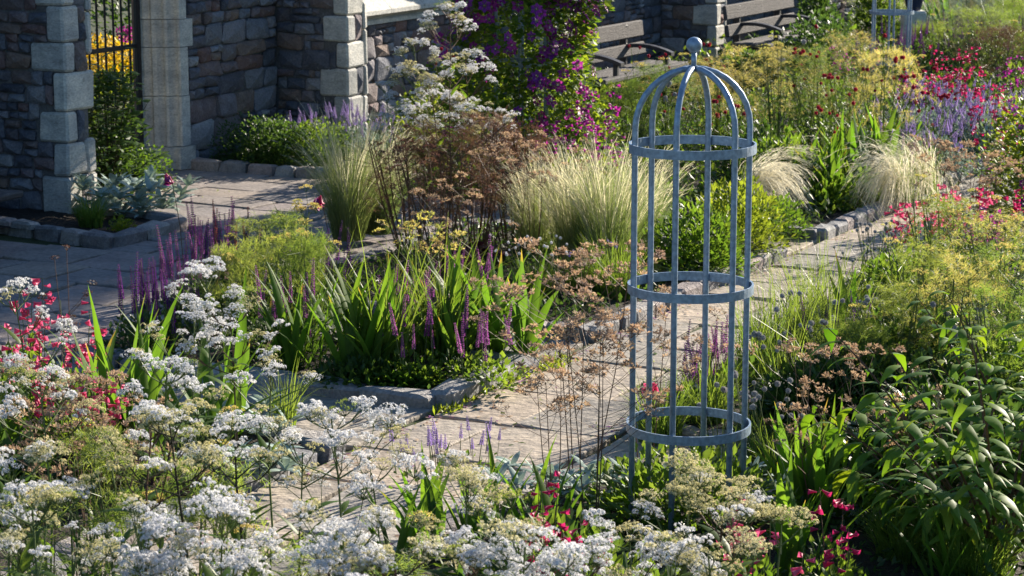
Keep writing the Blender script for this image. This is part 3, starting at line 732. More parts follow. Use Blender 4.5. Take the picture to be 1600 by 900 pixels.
def T_valerian(h, tiers=3, cream=0.0, spread=1.0, dark=False, dense=3):
    T = []; mb = MB(); sm = s_dark if dark else R.choice([s_green, s_brown])
    lean = Vector((U(-.06, .06), U(-.06, .06), 0)); top = lean*h+Vector((0, 0, h-.05))
    ax = lambda z: lean*z*(z/h)+Vector((0, 0, z))
    mb.tube([ax(0), ax(h*.2)+rdir()*.014, ax(h*.4)+rdir()*.02, ax(h*.6)+rdir()*.014, ax(h*.8)+rdir()*.008, top], .005 if not dark else .008, .0025, 6)
    def hd(p, rx=.3, s0=1.0):
        q_ = R.random(); T.append(P('flower_head', R.choice(H_cream if q_ < cream else (H_mix if q_ < cream+.2 else (H_haze if q_ > .96 else H_white))), p, (U(-rx, rx), U(-rx, rx), U(0, 6.28)), s0*U(.65, 1.35)))
    for k in range(3 if dense > 2 else 2):
        a = U(0, 6.28); e = top+Vector((.045*math.cos(a)*spread, .045*math.sin(a)*spread, U(.0, .02))); mb.tube([top-Vector((0, 0, .06)), e], .002, .0014, 4, 0, False); hd(e, .25, 1.0)
    ph = U(0, PI)
    for i in range(tiers):
        z = h-.09-i*U(.07, .16); a = ph+i*PI/2
        for q in (0, PI):
            if R.random() < .15: continue
            aa = a+q+U(-.3, .3); l = (.09+.055*i)*spread*U(.8, 1.2); o_ = ax(z); d = Vector((math.cos(aa), math.sin(aa), 0))
            e = o_+d*l+Vector((0, 0, l*U(.5, .95))); m = o_+d*l*.55+Vector((0, 0, l*.25))
            mb.tube([o_, m, e], .0028, .0015, 4, 0, False); hd(e)
            for _ in range(dense-1):
                b = aa+U(-1.0, 1.0); e2 = m+Vector((math.cos(b), math.sin(b), 0))*l*U(.35, .6)+Vector((0, 0, l*U(.25, .6))); mb.tube([m, e2], .0018, .0012, 4, 0, False); hd(e2, .35, .85)
    T.append(P('stem', mb.mesh('stem', sm)))
    for i in range(11):
        z = h*U(.3, .8); a = U(0, 6.28); T.append(P('leaf', R.choice(L_lance), ax(z), (0, U(.5, 1.3), a), U(.12, .2)))
    return T
# ---- salvia
def spike_mesh(h, mat, fh=.55, r=.0075, n=16, bare=False):
    mb = MB(); cv = U(-.05, .05); f = lambda z: Vector((cv*(z/h)**2*h*1.5, cv*.4*(z/h)**2*h, z))
    mb.tube([f(h*k/5) for k in range(6)], .0028, .0012, 4, 1)
    for i in range(n):
        u = i/(n-1); z = h*(1-fh)+h*fh*u; rr = r*(1.1-.65*u)
        for k in range(6):
            a = k*PI/3+i*.5+U(-.3, .3); d = Vector((math.cos(a), math.sin(a), U(.2, .7))); c = f(z); e = c+d*rr*1.6; s_ = Vector((-math.sin(a), math.cos(a), 0))*rr*.55; u_ = Vector((0, 0, rr*.5))
            p = c+d*rr*.3
            mb.face([tuple(p), tuple(p.lerp(e, .6)+s_-u_), tuple(e), tuple(p.lerp(e, .6)+u_*1.4)]); mb.face([tuple(p), tuple(p.lerp(e, .6)+u_*1.4), tuple(e), tuple(p.lerp(e, .6)-s_-u_)])
    return mb.mesh('flower_spike', [mat, s_green])
S_dark = [spike_mesh(U(.28, .38), f_salv, U(.5, .7), n=20) for _ in range(4)]
S_pink = [spike_mesh(U(.26, .36), f_salp, U(.45, .65), .0085, n=18) for _ in range(4)]
S_red = [spike_mesh(U(.26, .36), leafmat('spent_salvia', [(.28, .07, .09), (.35, .10, .12)], .3), U(.5, .7), .007, n=20) for _ in range(2)]
S_lav = [spike_mesh(U(.18, .25), f_lav, .35, .0075, n=10) for _ in range(3)]
def foliage_mound(wd, h, n, L_, mat, wr=.32, hollow=.25, name='foliage', zb=0.0, flat_=False):
    mb = MB()
    for i in range(n):
        d = rdir(0, 1); q = (hollow+(1-hollow)*R.random()**.6); lump = 1+.22*noise.noise(d*2.6+Vector((n*.01, h*7, 0)))
        p = Vector((d.x*wd*.5*q*lump, d.y*wd*.5*q*lump, zb+d.z*h*q*lump)); dd = (d+Vector((0, 0, .3))+rdir()*.8).normalized(); l = L_*U(.6, 1.25)
        addleaf(mb, p, dd, l, l*wr)
    return mb.mesh(name, mat)
def T_salvia(nsp, wd, meshes, fol=g_dark, fh=.22, nf=420, tilt=.25):
    T = [P('foliage', foliage_mound(wd, fh, nf, .045, fol), kind='stuff')]
    for i in range(nsp):
        a = U(0, 6.28); q = wd*.42*math.sqrt(R.random()); T.append(P('flower_spike', R.choice(meshes), (q*math.cos(a), q*math.sin(a), fh*U(.1, .8)), (U(-tilt, tilt), U(-tilt, tilt), U(0, 6.28)), U(.75, 1.15)))
    return T
# ---- penstemon bells
def bell_mesh(mat):
    mb = MB(); n = 7; prof = [(.0022, 0), (.0035, .006), (.0055, .016), (.0075, .024), (.0125, .030)]; base = 0; bend = .25
    for i, (r, l) in enumerate(prof):
        for j in range(n):
            a = 2*PI*j/n; rr = r*(1.0 if i < 4 else (1.15 if j % 2 else .75)); mb.v.append((rr*math.cos(a), rr*math.sin(a)+bend*l*l*20, l))
    for i in range(len(prof)-1):
        for j in range(n):
            A = i*n+j; B = i*n+(j+1) % n; mb.f.append((A, B, B+n, A+n)); mb.m.append(0)
    return mb.mesh('flower', mat, True)
B_pink = [bell_mesh(f_pink)]; B_crim = [bell_mesh(f_crim)]; B_mag = [bell_mesh(f_mag)]
def T_pens(h, nst, wd, bells, per=14, fs=1.25, leaf=g_mid):
    T = []; mb = MB()
    for s_ in range(nst):
        a = U(0, 6.28); q = wd*.5*math.sqrt(R.random()); b = Vector((q*.5*math.cos(a), q*.5*math.sin(a), 0)); t = Vector((q*math.cos(a), q*math.sin(a), h*U(.82, 1.05))); mb.tube([b, b.lerp(t, .5)+rdir()*.012, t], .0035, .0015, 4)
        for i in range(per):
            u = 1-.42*R.random()**.9; p = b.lerp(t, u); a = U(0, 6.28); d = Vector((math.cos(a), math.sin(a), -.15)); e = p+d*.012
            mb.tube([p, e], .0012, .0012, 3, 0, False)
            rz = math.atan2(d.y, d.x); T.append(P('flower', R.choice(bells), e, (0, U(1.5, 2.1), rz), fs*U(.8, 1.15)))
    T.append(P('stems', mb.mesh('stems', s_brown if R.random() < .4 else s_green)))
    T.append(P('foliage', foliage_mound(wd*1.1, h*.6, 360, .06, leaf, .2), kind='stuff')); return T
# ---- round seed heads and pincushions
def ball_mesh(mat, r=.013, n=110):
    mb = MB(); mb.blob((0, 0, 0), r*.72, 0, .05, 4, 7)
    for i in range(n):
        z = 1-2*(i+.5)/n; a = i*2.399; q = math.sqrt(1-z*z); d = Vector((q*math.cos(a), q*math.sin(a), z)); s_ = d.orthogonal().normalized()*r*.12; t_ = d.cross(s_)
        p = d*r*.7; e = d*r*U(.95, 1.15); mb.face([tuple(p-s_), tuple(p+s_), tuple(e+t_)]); mb.face([tuple(p-t_), tuple(p+t_), tuple(e-s_)])
    return mb.mesh('flower_ball', mat)
BALL_g = [ball_mesh(f_grey) for _ in range(3)]; BALL_r = [ball_mesh(f_red, .011, 80) for _ in range(2)]; BALL_l = [ball_mesh(f_lav, .012, 80)]; BALL_w = [ball_mesh(f_white, .012, 80)]
BALL_rw = BALL_r+BALL_g
def T_ball(h, n, wd, balls, blades=90, sc=1.0, bmat=g_grass, sm=s_green, bh=.7, hv=.3):
    T = []; mb = MB()
    for i in range(n):
        a = U(0, 6.28); q = wd*.5*math.sqrt(R.random()); b = Vector((q*.35*math.cos(a), q*.35*math.sin(a), 0)); t = Vector((q*math.cos(a)+U(-.03, .03), q*math.sin(a)+U(-.03, .03), h*U(1-hv, 1.0))); mb.tube([b, b.lerp(t, .55)+rdir()*.015, t], .0026, .0018, 4)
        T.append(P('flower_ball', R.choice(balls), t, (U(-.5, .5), U(-.5, .5), 0), sc*U(.8, 1.2)))
    T.append(P('stems', mb.mesh('stems', sm)))
    if blades: T += T_tuft(h*bh, wd*.7, blades, bmat, .0028)
    return T
def T_thistle(h, n, wd, balls=BALL_r, sc=1.0):
    """tall wiry branching stems, small dark red heads in twos and threes"""
    T = []; mb = MB()
    for i in range(n):
        a = U(0, 6.28); q = wd*.5*math.sqrt(R.random()); b = Vector((q*.3*math.cos(a), q*.3*math.sin(a), 0)); hh = h*U(.72, 1.0); t = Vector((q*math.cos(a), q*math.sin(a), hh)); mb.tube([b, b.lerp(t, .55)+rdir()*.03, t], .0035, .0018, 4)
        for k in range(R.choice((1, 2, 3))):
            e = t+Vector((U(-.035, .035), U(-.035, .035), U(-.01, .035))); mb.tube([t-Vector((0, 0, .03)), e], .0015, .0015, 3, 0, False); T.append(P('flower_head', R.choice(balls), e, (U(-.5, .5), U(-.5, .5), 0), sc*U(.8, 1.2)))
        if R.random() < .8:
            u = U(.55, .85); p = b.lerp(t, u); e = p+Vector((U(-.1, .1), U(-.1, .1), hh*U(.08, .2))); mb.tube([p, (p+e)/2+Vector((0, 0, -.01)), e], .002, .0014, 3, 0, False); T.append(P('flower_head', R.choice(balls), e, (0, 0, 0), sc*U(.7, 1)))
    T.append(P('stems', mb.mesh('stems', g_lime))); return T
# ---- dried umbels
def T_dry(h, nst=3, wd=.3, mat=f_dry, nu=26, ur=.03, sm=s_brown, thick=.003):
    T = []; mb = MB(); ends = []
    for s_ in range(nst):
        a = U(0, 6.28); q = wd*.3*R.random(); b = Vector((q*.4*math.cos(a), q*.4*math.sin(a), 0)); t = Vector((q*math.cos(a)*1.4, q*math.sin(a)*1.4, h*U(.8, 1))); mb.tube([b, b.lerp(t, .5)+rdir()*.02, t], thick, thick*.45, 5); ends.append((t-Vector((0, 0, .05)), t))
        for k in range(int(nu/nst*.45)):
            u = U(.42, .96); p = b.lerp(t, u); a2 = U(0, 6.28); l = wd*(1.15-u)*U(.6, 1.1)+.03; e = p+Vector((math.cos(a2)*l, math.sin(a2)*l, l*U(.5, 1.1))); mb.tube([p, (p+e)/2-Vector((0, 0, .01)), e], thick*.5, thick*.3, 3, 0, False); ends.append(((p+e)/2, e))
    T.append(P('stems', mb.mesh('stems', sm)))
    for (m, e) in ends:
        T.append(P('seed_head', R.choice(SEED_H[mat.name]), tuple(e), (U(-.4, .4), U(-.4, .4), U(0, 6)), ur/.03*U(.9, 1.5)))
    return T
def seedhead(mat, r=.03):
    mb = MB()
    for i in range(9):
        d = rdir(.1, 1); e = Vector((d.x*r, d.y*r, d.z*r*.7)); mb.tube([(0, 0, -.004), e], .0006, .0005, 3, 1, False)
        for k in range(7):
            dd = rdir(-.2, 1); q = e+dd*r*.28; s_ = dd.orthogonal().normalized()*.0024; mb.face([tuple(e), tuple(q-s_), tuple(q+dd*.006), tuple(q+s_)])
    return mb.mesh('seed_head', [mat, s_brown])
SEED_H = {m.name: [seedhead(m) for _ in range(4)] for m in (f_dry, f_cream, g_bronze, g_gold)}
# ---- leaf rosettes (woolly silver leaves, coral bells)
def T_rosettes(wd, dp, n, leaves, L_, hgt=.12, k=7):
    T = []
    for i in range(n):
        x = U(-wd/2, wd/2); y = U(-dp/2, dp/2); z = U(0, hgt)
        for j in range(k):
            a = j*2.4+U(-.3, .3); T.append(P('leaf', R.choice(leaves), (x, y, z), (0, U(.35, 1.25), a), L_*U(.7, 1.2)))
    return T
# ---- leafy shrub of large separate leaves hanging from arching branches
def T_shrub(branches, leaves, L_, smat, per=14, base=(0, 0, 0), droop=.6):
    T = []; mb = MB(); base = Vector(base)
    for (tx, ty, tz) in branches:
        t = Vector((tx, ty, tz)); m = base.lerp(t, .5)+Vector((0, 0, (t-base).length*.16)); pts = []
        for i in range(9):
            u = i/8; pts.append(base*(1-u)**2+m*2*u*(1-u)+t*u*u)
        mb.tube(pts, .008, .0018, 5)
        for i in range(per):
            u = .22+.78*(i+U(0, .8))/per; k = min(7, int(u*8)); p = pts[k].lerp(pts[k+1], u*8-k); d = (pts[k+1]-pts[k]).normalized(); sd_ = d.cross(Vector((0, 0, 1))).normalized()*(1 if i % 2 else -1)
            dd = (d*.6+sd_*.8+Vector((0, 0, U(-.55, .15)))).normalized()
            rz = math.atan2(dd.y, dd.x); ry = math.acos(max(-1, min(1, dd.z)))
            l = L_*U(.65, 1.15); T.append(P('leaf', R.choice(leaves), tuple(p), (U(-.5, .5), ry, rz), l))
    T.append(P('branches', mb.mesh('branches', smat))); return T
# ---- clematis flower
def star_mesh(mat, r=.03, n=6):
    mb = MB()
    for i in range(n):
        a = 2*PI*i/n; d = Vector((math.cos(a), math.sin(a), .12)); s_ = Vector((-math.sin(a), math.cos(a), 0)); c = d*r*.15; m = d*r*.6
        mb.face([tuple(c), tuple(m+s_*r*.34+Vector((0, 0, .003))), tuple(d*r+Vector((0, 0, -.002))), tuple(m)]); mb.face([tuple(c), tuple(m), tuple(d*r+Vector((0, 0, -.002))), tuple(m-s_*r*.34+Vector((0, 0, .003)))])
    mb.blob((0, 0, .006), .0045, 1, .2, 3, 5)
    return mb.mesh('flower', [mat, f_cream])
ST_p = star_mesh(f_purp); ST_m = star_mesh(f_mag)

# ------------------------------------------------------------------ planting, from the wall to the front
def put(T, name, label, cat, px, py, z=0.0, rz=None, sc=1.0, group=None, zoff=.03):
    p = G(px, py, z); p.z = zoff
    return stamp(T, name, label, cat, p, U(0, 6.28) if rz is None else rz, sc, group)

# behind the gate
mb = MB()
for i in range(2600):
    p = G(U(100, 226), 80, .7); dd = WA(1, 0)-WA(0, 0); p += dd*U(-.9, .9); p.z = U(.5, .82)+.10*noise.noise(p*3)
    n = rdir(.2, 1); s_ = n.orthogonal().normalized()*.016; t_ = n.cross(s_); mb.face([tuple(p-s_), tuple(p-t_), tuple(p+s_), tuple(p+t_)])
o = ob('yellow_flower_bank', mb.mesh('yellow_flower_bank', f_yel)); tag(o, 'bank of yellow flowers seen through the bars of the gate', 'flower bank', kind='stuff')
mb = MB()
for i in range(12):
    c = G(U(182, 214), 50, .95); c.z = U(.86, 1.0)
    for k in range(14):
        p = c+rdir()*.03; n = rdir(); s_ = n.orthogonal().normalized()*.014; t_ = n.cross(s_); mb.face([tuple(p-s_), tuple(p-t_), tuple(p+s_), tuple(p+t_)])
o = ob('pink_flower_bank', mb.mesh('pink_flower_bank', f_mag)); tag(o, 'strip of bright pink flowers above the yellow ones behind the gate', 'flower bank', kind='stuff')
for i, (s_, t_, hh, lab) in enumerate([(9.8, -8.6, .55, 'green leafy base of the yellow flower bank behind the gate'), (11.8, -9.6, 2.2, 'dark evergreen hedge behind the iron gate'), (14.5, -10.6, 2.8, 'tall dark tree mass far behind the gate wall')]):
    stamp([P('foliage', foliage_mound(2.6 if i else 2.4, hh, 5200, .08 if i else .06, g_dark if i else g_lime, .4, .75), kind='stuff'), P('trunk', (lambda m: (m.tube([(0, 0, 0), (0, 0, hh*.8)], .05, .02, 6), m.mesh('trunk', s_dark))[1])(MB()))], 'hedge_shrub', lab, 'shrub', WA(s_, t_), 0)

# rose and greenery beside the gate, silver leaves and grass round the buttress
br = [(U(-.45, .5), U(-.35, .3), U(.2, 1.0)) for _ in range(28)]+[(.35, 0, 1.3), (.1, .1, 1.25)]
RF = MB()
for i in range(1500):
    z = 1.0*R.random()**1.3; q = (.48-.3*z)*R.random()**.5; a = U(0, 6.28); addleaf(RF, Vector((q*math.cos(a), q*math.sin(a), z)), rdir(-.2, .8), U(.05, .09), .022)
put(T_shrub(br, L_rose, .11, s_dark, 9)+[P('inner_foliage', RF.mesh('inner_foliage', g_dark), kind='stuff')], 'climbing_rose', 'dark green rose bush climbing in front of the iron gate', 'rose bush', 172, 312, zoff=.02)
put([P('foliage', foliage_mound(.75, .38, 1700, .035, g_mid, .4), kind='stuff')], 'bushy_herb', 'soft green bushy herb at the foot of the gate above the silver leaves', 'herb', 205, 300)
put(T_rosettes(.62, 1.0, 42, L_grey, .155, .24, 7), 'lambs_ear', 'silver leaved plant spilling over the edging beside the left buttress', 'silver plant', 196, 338, rz=RZ)
put(T_tuft(.30, .34, 420, g_grass, .0025), 'grass_clump', 'arching green grass clump at the foot of the left buttress', 'grass', 142, 362)
put([P('foliage', foliage_mound(.2, .10, 260, .03, g_lime, .4), kind='stuff')], 'small_weed', 'small bright weed between grass clump and silver leaves in front of buttress', 'weed', 190, 366)
# bed in front of the second buttress
SB = [('dark_shrub', 'low dark green shrub right of the gate jamb against the rubble wall', 395, 258, .75, .42, g_dark, .035), ('dark_shrub', 'dark shrub in the corner between rubble wall and buttress', 440, 262, .7, .42, g_dark, .04), ('dark_shrub', 'dark feathery shrub under the second buttress front', 495, 262, .6, .42, g_mid, .03)]
for n_, lab, px, py, wd, hh, mt, ll in SB: put([P('foliage', foliage_mound(wd, hh, 2200, ll, mt, .35), kind='stuff')], n_, lab, 'shrub', px, py)
for (px, py, lab) in ((475, 250, 'purple lavender in shade against the second buttress'), (520, 248, 'lavender at the foot of the lit buttress corner'), (552, 246, 'lavender right of the buttress corner by the first valerian'), (632, 250, 'lavender bush below the pale window sill'), (590, 262, 'lavender between the small valerian and the buttress')):
    put(T_salvia(22, .5, S_lav, g_grey if px > 540 else g_mid, .25, 700, .35), 'lavender', lab, 'lavender', px, py, sc=1.15)
put(T_rosettes(.9, .5, 34, L_grey, .11, .2, 7), 'silver_plant', 'patch of pale silver leaves behind the feather grass and valerian', 'silver plant', 610, 265, rz=0)
# white valerian at the back
VB = [(705, 8, 1.75, 7, 'tallest white valerian in front of the window sill, beside the purple climber'), (668, 62, 1.5, 5, 'white valerian leaning left of the tallest one by the climber'), (733, 80, 1.45, 5, 'white valerian half tucked against the purple climber'), (690, 120, 1.25, 5, 'lower white valerian in the middle of the back group'), (610, 125, 1.0, 2, 'slender white valerian standing alone in front of the lit buttress'), (590, 175, .8, 2, 'short white valerian at the left end of the back group'), (640, 168, .85, 1, 'small white valerian head between the two back groups'), (668, 190, .8, 2, 'short white valerian just above the brown shrub'), (720, 150, 1.1, 4, 'white valerian with yellowing heads left of the climber base')]
for (px, py, h, ti, lab) in VB:
    put(T_valerian(h, ti, .2 if py < 150 else .3, .85 if ti > 2 else .6, dense=4), 'white_valerian', lab, 'valerian', px, py, h, sc=1.0, group='white valerian by the wall', zoff=0)
put([P('foliage', foliage_mound(.9, .85, 3200, .05, g_lime, .45), kind='stuff')], 'lime_shrub', 'bright lime green foliage under the white valerian at the back', 'shrub', 690, 268)
put(T_thistle(.9, 3, .2), 'dark_scabious', 'dark red scabious heads above the lime green foliage', 'scabious', 700, 270, sc=1.3)

# the purple climber
cl = thing('purple_clematis', 'large purple clematis covering its obelisk from top to bottom, bright magenta on the right', 'clematis', (OB2.x, OB2.y, 0))
mb = MB()
def cl_r(z, a): return (.56-.06*max(0, z-1.2)-.03*math.sin(max(0, z-.5)*1.6)+max(0, (.95-z))*.35*(1+math.sin(a+.4))*.6+.09*math.sin(a*3+z*5)+.07*math.sin(a*5-z*7)+.05*math.sin(a*8+z*13))
cl_pts = []
for i in range(21000):
    z = 2.5*R.random()**.9+.02; a = U(0, 6.28); q = cl_r(z, a)*(.45+.6*R.random()**.4); p = Vector((q*math.cos(a), q*math.sin(a), z))
    if noise.noise(p*3.1) < -.38: continue
    d = Vector((math.cos(a), math.sin(a), U(-.3, .6)))+rdir()*.7; l = U(.04, .075); addleaf(mb, p, d, l, l*.42)
o = ob('foliage', mb.mesh('foliage', g_climb), cl); o['kind'] = 'stuff'
mb = MB()
for k in range(16):
    a = U(0, 6.28); pts = [(cl_r(z, a)*.8*math.cos(a+z*.3), cl_r(z, a)*.8*math.sin(a+z*.3), z) for z in (0, .4, .8, 1.2, 1.6, 2.0, 2.3)]; mb.tube(pts, .004, .002, 4)
ob('stems', mb.mesh('stems', s_brown), cl)
cnt = 0
cam_dir = math.atan2(-OB2.y, -OB2.x)
while cnt < 290:
    z = U(.45, 2.35); a = cam_dir+U(-1.9, 1.9); lump = noise.noise(Vector((math.cos(a)*1.6, math.sin(a)*1.6, z*1.9)))
    rightside = math.sin(a-cam_dir) > .25
    if lump < (.05 if z < 1.3 else -.16)-(.12 if rightside else 0): continue
    if z < .9 and R.random() < .4: continue
    q = cl_r(z, a)*U(.95, 1.12); yaw = a+U(-.7, .7); tilt = U(.7, 1.6)
    ob('flower', ST_m if (rightside and R.random() < .7) or R.random() < .35 else ST_p, cl, (q*math.cos(a), q*math.sin(a), z), (0, tilt, yaw), U(1.4, 2.1)); cnt += 1
put([P('foliage', foliage_mound(.9, .75, 2600, .05, g_lime, .4), kind='stuff'), P('stems', (lambda m: ([m.tube([(0, 0, 0), (U(-.3, .3), U(-.3, .3), .7)], .003, .001, 3) for _ in range(9)], m.mesh('stems', s_green))[1])(MB()))], 'leafy_shrub', 'sunlit green leafy shrub at the right foot of the purple climber', 'shrub', 905, 268)
for (px, py, z, lab) in ((865, 205, .5, 'pink penstemon among the climber foliage'), (925, 150, .75, 'pale magenta penstemon right of the purple climber'), (945, 215, .55, 'magenta penstemon at the right edge of the climber mass')):
    put(T_pens(z+.25, 7, .45, B_mag, 9, 1.3, g_lime), 'penstemon', lab, 'penstemon', px, py+6, z+.1)

# third bed: bronze shrub, feather grasses, fennels, thistles
BR = [(690, 425, .92, .95, 'dark bronze feathery shrub in the middle left of the picture'), (745, 405, .98, .95, 'bronze feathery shrub just left of the climber foot'), (645, 405, .78, .8, 'small bronze feathery shrub behind the left feather grass'), (800, 385, .85, .8, 'brown feathery shrub in front of the climber foot')]
for (px, py, h, wd, lab) in BR:
    put(T_fennel(h, wd, g_bronze, 12, 400, 0, s_brown, 30, .045), 'bronze_shrub', lab, 'bronze fennel', px, py)
for (px, py, h, lab) in ((770, 200, 1.0, 'pinkish brown seed heads rising before the climber'), (835, 215, .9, 'tan seed heads on arching stems under the magenta flowers'), (880, 240, .8, 'pale tan seed heads right of the climber foot'), (700, 235, .9, 'brown seed heads above the dark bronze shrub'), (640, 225, .85, 'reddish seed heads behind the left feather grass'), (800, 265, .7, 'brown seed heads over the bronze shrub right side')):
    put(T_dry(h, 4, .5, g_bronze if px in (640, 700, 800) else f_dry, 20 if px < 720 else 34, .03), 'dry_umbels', lab, 'seed heads', px, py, h)
put(T_rosettes(.5, .35, 16, L_heuch, .085, .12, 6), 'purple_coral_bells', 'dark purple leaved plant in the shade below the bronze shrub', 'coral bells', 748, 428)
ST = [(545, 385, .88, .55, 0, 'pale feather grass left of centre in front of the shaded bed', (0, 0)), (590, 375, .75, .5, 0, 'feather grass just right of the left one, greener', (0, 0)), (905, 432, .78, .5, 1, 'golden feather grass left of the bare obelisk', (0, 0)), (950, 440, .85, .55, 1, 'sunlit golden feather grass right behind the obelisk left bars', (.1, -.1)), (860, 395, .62, .5, 1, 'feather grass behind the chives, left of the golden pair', (0, 0)), (1000, 415, .70, .5, 1, 'golden feather grass seen through the obelisk bars', (.2, -.1))]
for (px, py, h, wd, gold, lab, ln) in ST: put(T_stipa(h*.92, wd, 1500, 190 if gold else 150), 'feather_grass', lab, 'feather grass', px, py, rz=0, group='feather grasses')
for (px, py, h, lab, ln) in ((1150, 335, .62, 'white feather grass drooping right behind the obelisk', (1.6, -1.2)), (1180, 318, .6, 'white feather grass spilling right at the bed corner', (2.0, -1.2)), (1410, 325, .62, 'bright white feather grass drooping over the path edging', (-2.0, -1.6)), (1450, 312, .62, 'dazzling white feather grass behind the pink penstemon', (-1.6, -1.6)), (1400, 300, .5, 'pale feather grass beside the purple salvia by the path', (-1.8, -1.4))):
    put(T_stipa(h*1.05, .4, 260, 260, -.45 if ln[0] > 0 else -2.2, 2.6, g_plumew), 'feather_grass', lab, 'feather grass', px, py, rz=0, group='feather grasses')
put(T_ball(.42, 26, .55, BALL_w, 520, .75, g_grass), 'chives', 'clump of chives with white ball heads behind the second edging', 'chives', 835, 478)
put(T_ball(.38, 8, .5, BALL_l, 420, .8, g_grass), 'chives', 'green grassy clump with a few mauve balls left of the golden grass', 'chives', 905, 470)
put(T_tuft(.42, .6, 700, g_grass, .003), 'grass_clump', 'dark green grass clump at the corner of the second bed', 'grass', 960, 470)
put([P('foliage', foliage_mound(.8, .42, 2600, .055, g_mid, .25), kind='stuff')], 'leafy_perennial', 'green leafy perennial seen through the obelisk above the path', 'perennial', 1085, 430)
put([P('foliage', foliage_mound(.7, .5, 2200, .06, g_lime, .22), kind='stuff')], 'leafy_perennial', 'bright leafy perennial behind the right bars of the obelisk', 'perennial', 1150, 400)
put([P('foliage', foliage_mound(.6, .3, 1500, .05, g_mid, .25), kind='stuff')], 'leafy_perennial', 'low leafy perennial spilling toward the path left of the bed corner', 'perennial', 1195, 375)
FE = [(1040, 240, .85, 1.0, g_fennel, 'soft green fennel behind the obelisk dome'), (985, 243, .72, .85, g_fennel, 'green fennel left of the obelisk dome beneath the bench'), (1110, 225, .85, .95, g_gold, 'golden fennel right of the obelisk ball'), (1165, 225, .95, 1.0, g_gold, 'golden fennel between the obelisk and the red thistles'), (1212, 240, 1.0, .95, g_gold, 'golden green fennel behind the thistle stems'), (1330, 235, 1.1, 1.05, g_gold, 'large golden fennel left of the red flowers'), (1378, 245, 1.0, .9, g_gold, 'golden fennel just below the far obelisk'), (1290, 238, .95, .85, g_fennel, 'green fennel between the two golden ones'), (1255, 190, .8, .8, g_fennel, 'golden fennel farther back below the far bench'), (1110, 165, .45, .6, g_gold, 'small golden fennel near the foot of the pale buttress')]
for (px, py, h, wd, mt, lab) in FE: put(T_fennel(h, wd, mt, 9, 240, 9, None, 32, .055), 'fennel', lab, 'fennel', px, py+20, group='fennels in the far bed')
for (px, py, h, wd, lab, lf) in ((1225, 320, .55, .75, 'broad mid green plant left of the bright irises across the path', g_mid), (1275, 328, .24, .7, 'sunlit leafy plant at the corner of the third bed', g_mid), (1315, 318, .26, .6, 'leafy plant between the corner and the white feather grass', g_mid), (1180, 300, .55, .6, 'dark leafy plant behind the drooping white grass', g_dark)):
    put([P('foliage', foliage_mound(wd, h, 1900, .08, lf, .2), kind='stuff')], 'broad_leaved_plant', lab, 'perennial', px, py)
put(T_iris(30, .72, .9, 1.2), 'iris_clump', 'sunlit iris clump leaning right beside the white grass across the path', 'iris', 1385, 300, group='iris clumps')
put(T_iris(30, .75, .5, 1.1), 'iris_clump', 'upright dark iris leaves among the far fennels', 'iris', 1335, 300, group='iris clumps')
put(T_salvia(14, .45, S_pink, g_mid, .2, 400, .35), 'purple_salvia', 'mauve salvia spikes beside the sunlit iris across the path', 'salvia', 1410, 300)
TH_ = [(1225, 50, 1.15, 'tallest red headed thistle stem, topmost left by the far bench'), (1262, 45, 1.2, 'red thistle in front of the far bench'), (1310, 85, 1.1, 'red thistles with pale seed heads left of the far obelisk'), (1385, 62, 1.15, 'red thistle standing against the far obelisk'), (1435, 100, 1.1, 'red thistle fanning out right of the far obelisk'), (1300, 150, .85, 'lower thistle stems in the golden fennel'), (1460, 150, .8, 'thistle stem leaning right over the lavender mound'), (1010, 60, 1.0, 'dark seed heads in front of the near bench'), (1100, 70, 1.0, 'dark wiry seed heads right of the obelisk ball'), (1060, 130, .8, 'dark red scabious seen under the dome of the obelisk'), (1150, 150, .8, 'small thistle heads right of the obelisk dome')]
for (px, py, h, lab) in TH_: put(T_thistle(h, 4, .38, R.choice([BALL_r, BALL_r, BALL_r, BALL_rw]), 1.55), 'red_thistle', lab, 'thistle', px, py, h, group='wiry red thistles')
# reds, lavenders and purples at the right
RE = [(1480, 75, .7, B_crim, 'crimson penstemon highest of the red group at upper right'), (1455, 110, .6, B_crim, 'crimson penstemon left of the red group'), (1500, 110, .6, B_crim, 'dense crimson penstemon in the centre of the red group'), (1535, 130, .55, B_crim, 'crimson penstemon right of the red group'), (1560, 155, .55, B_crim, 'red penstemon low at the right above the lavender mound'), (1335, 75, .6, B_mag, 'magenta penstemon at the foot of the far obelisk'), (1420, 130, .5, B_mag, 'magenta penstemon between far obelisk and red group'), (1590, 90, .7, B_mag, 'magenta penstemon at the right edge, upper corner'), (1570, 195, .5, B_crim, 'red penstemon beside the purple climber at right edge')]
for (px, py, h, bl, lab) in RE: put(T_pens(h, 9, .6, bl, 9, 1.3), 'penstemon', lab, 'penstemon', px, py, h, group='far penstemons')
for (px, py, wd, h, lab) in ((1455, 225, 1.1, .42, 'lavender catmint mound left part below the red flowers'), (1515, 215, 1.2, .45, 'lavender catmint mound in full light'), (1560, 235, 1.0, .4, 'lavender catmint mound toward the right edge'), (1480, 190, 1.0, .4, 'catmint mound farther back beneath the crimson flowers'), (1440, 260, .8, .35, 'catmint mound in shade beside the tan seed heads')):
    put(T_salvia(70, wd, S_lav, g_grey, h*.7, 1600, .6), 'catmint', lab, 'catmint', px, py+15, sc=1.25, group='catmint mounds')
put(T_dry(.7, 4, .45, f_dry, 46, .035), 'dry_umbels', 'pinkish tan seed heads right of the sunlit iris by the catmint', 'seed heads', 1480, 225, .7)
put(T_dry(.6, 4, .4, f_dry, 40, .03), 'dry_umbels', 'tan seed heads above the dazzling white grass', 'seed heads', 1510, 250, .6)
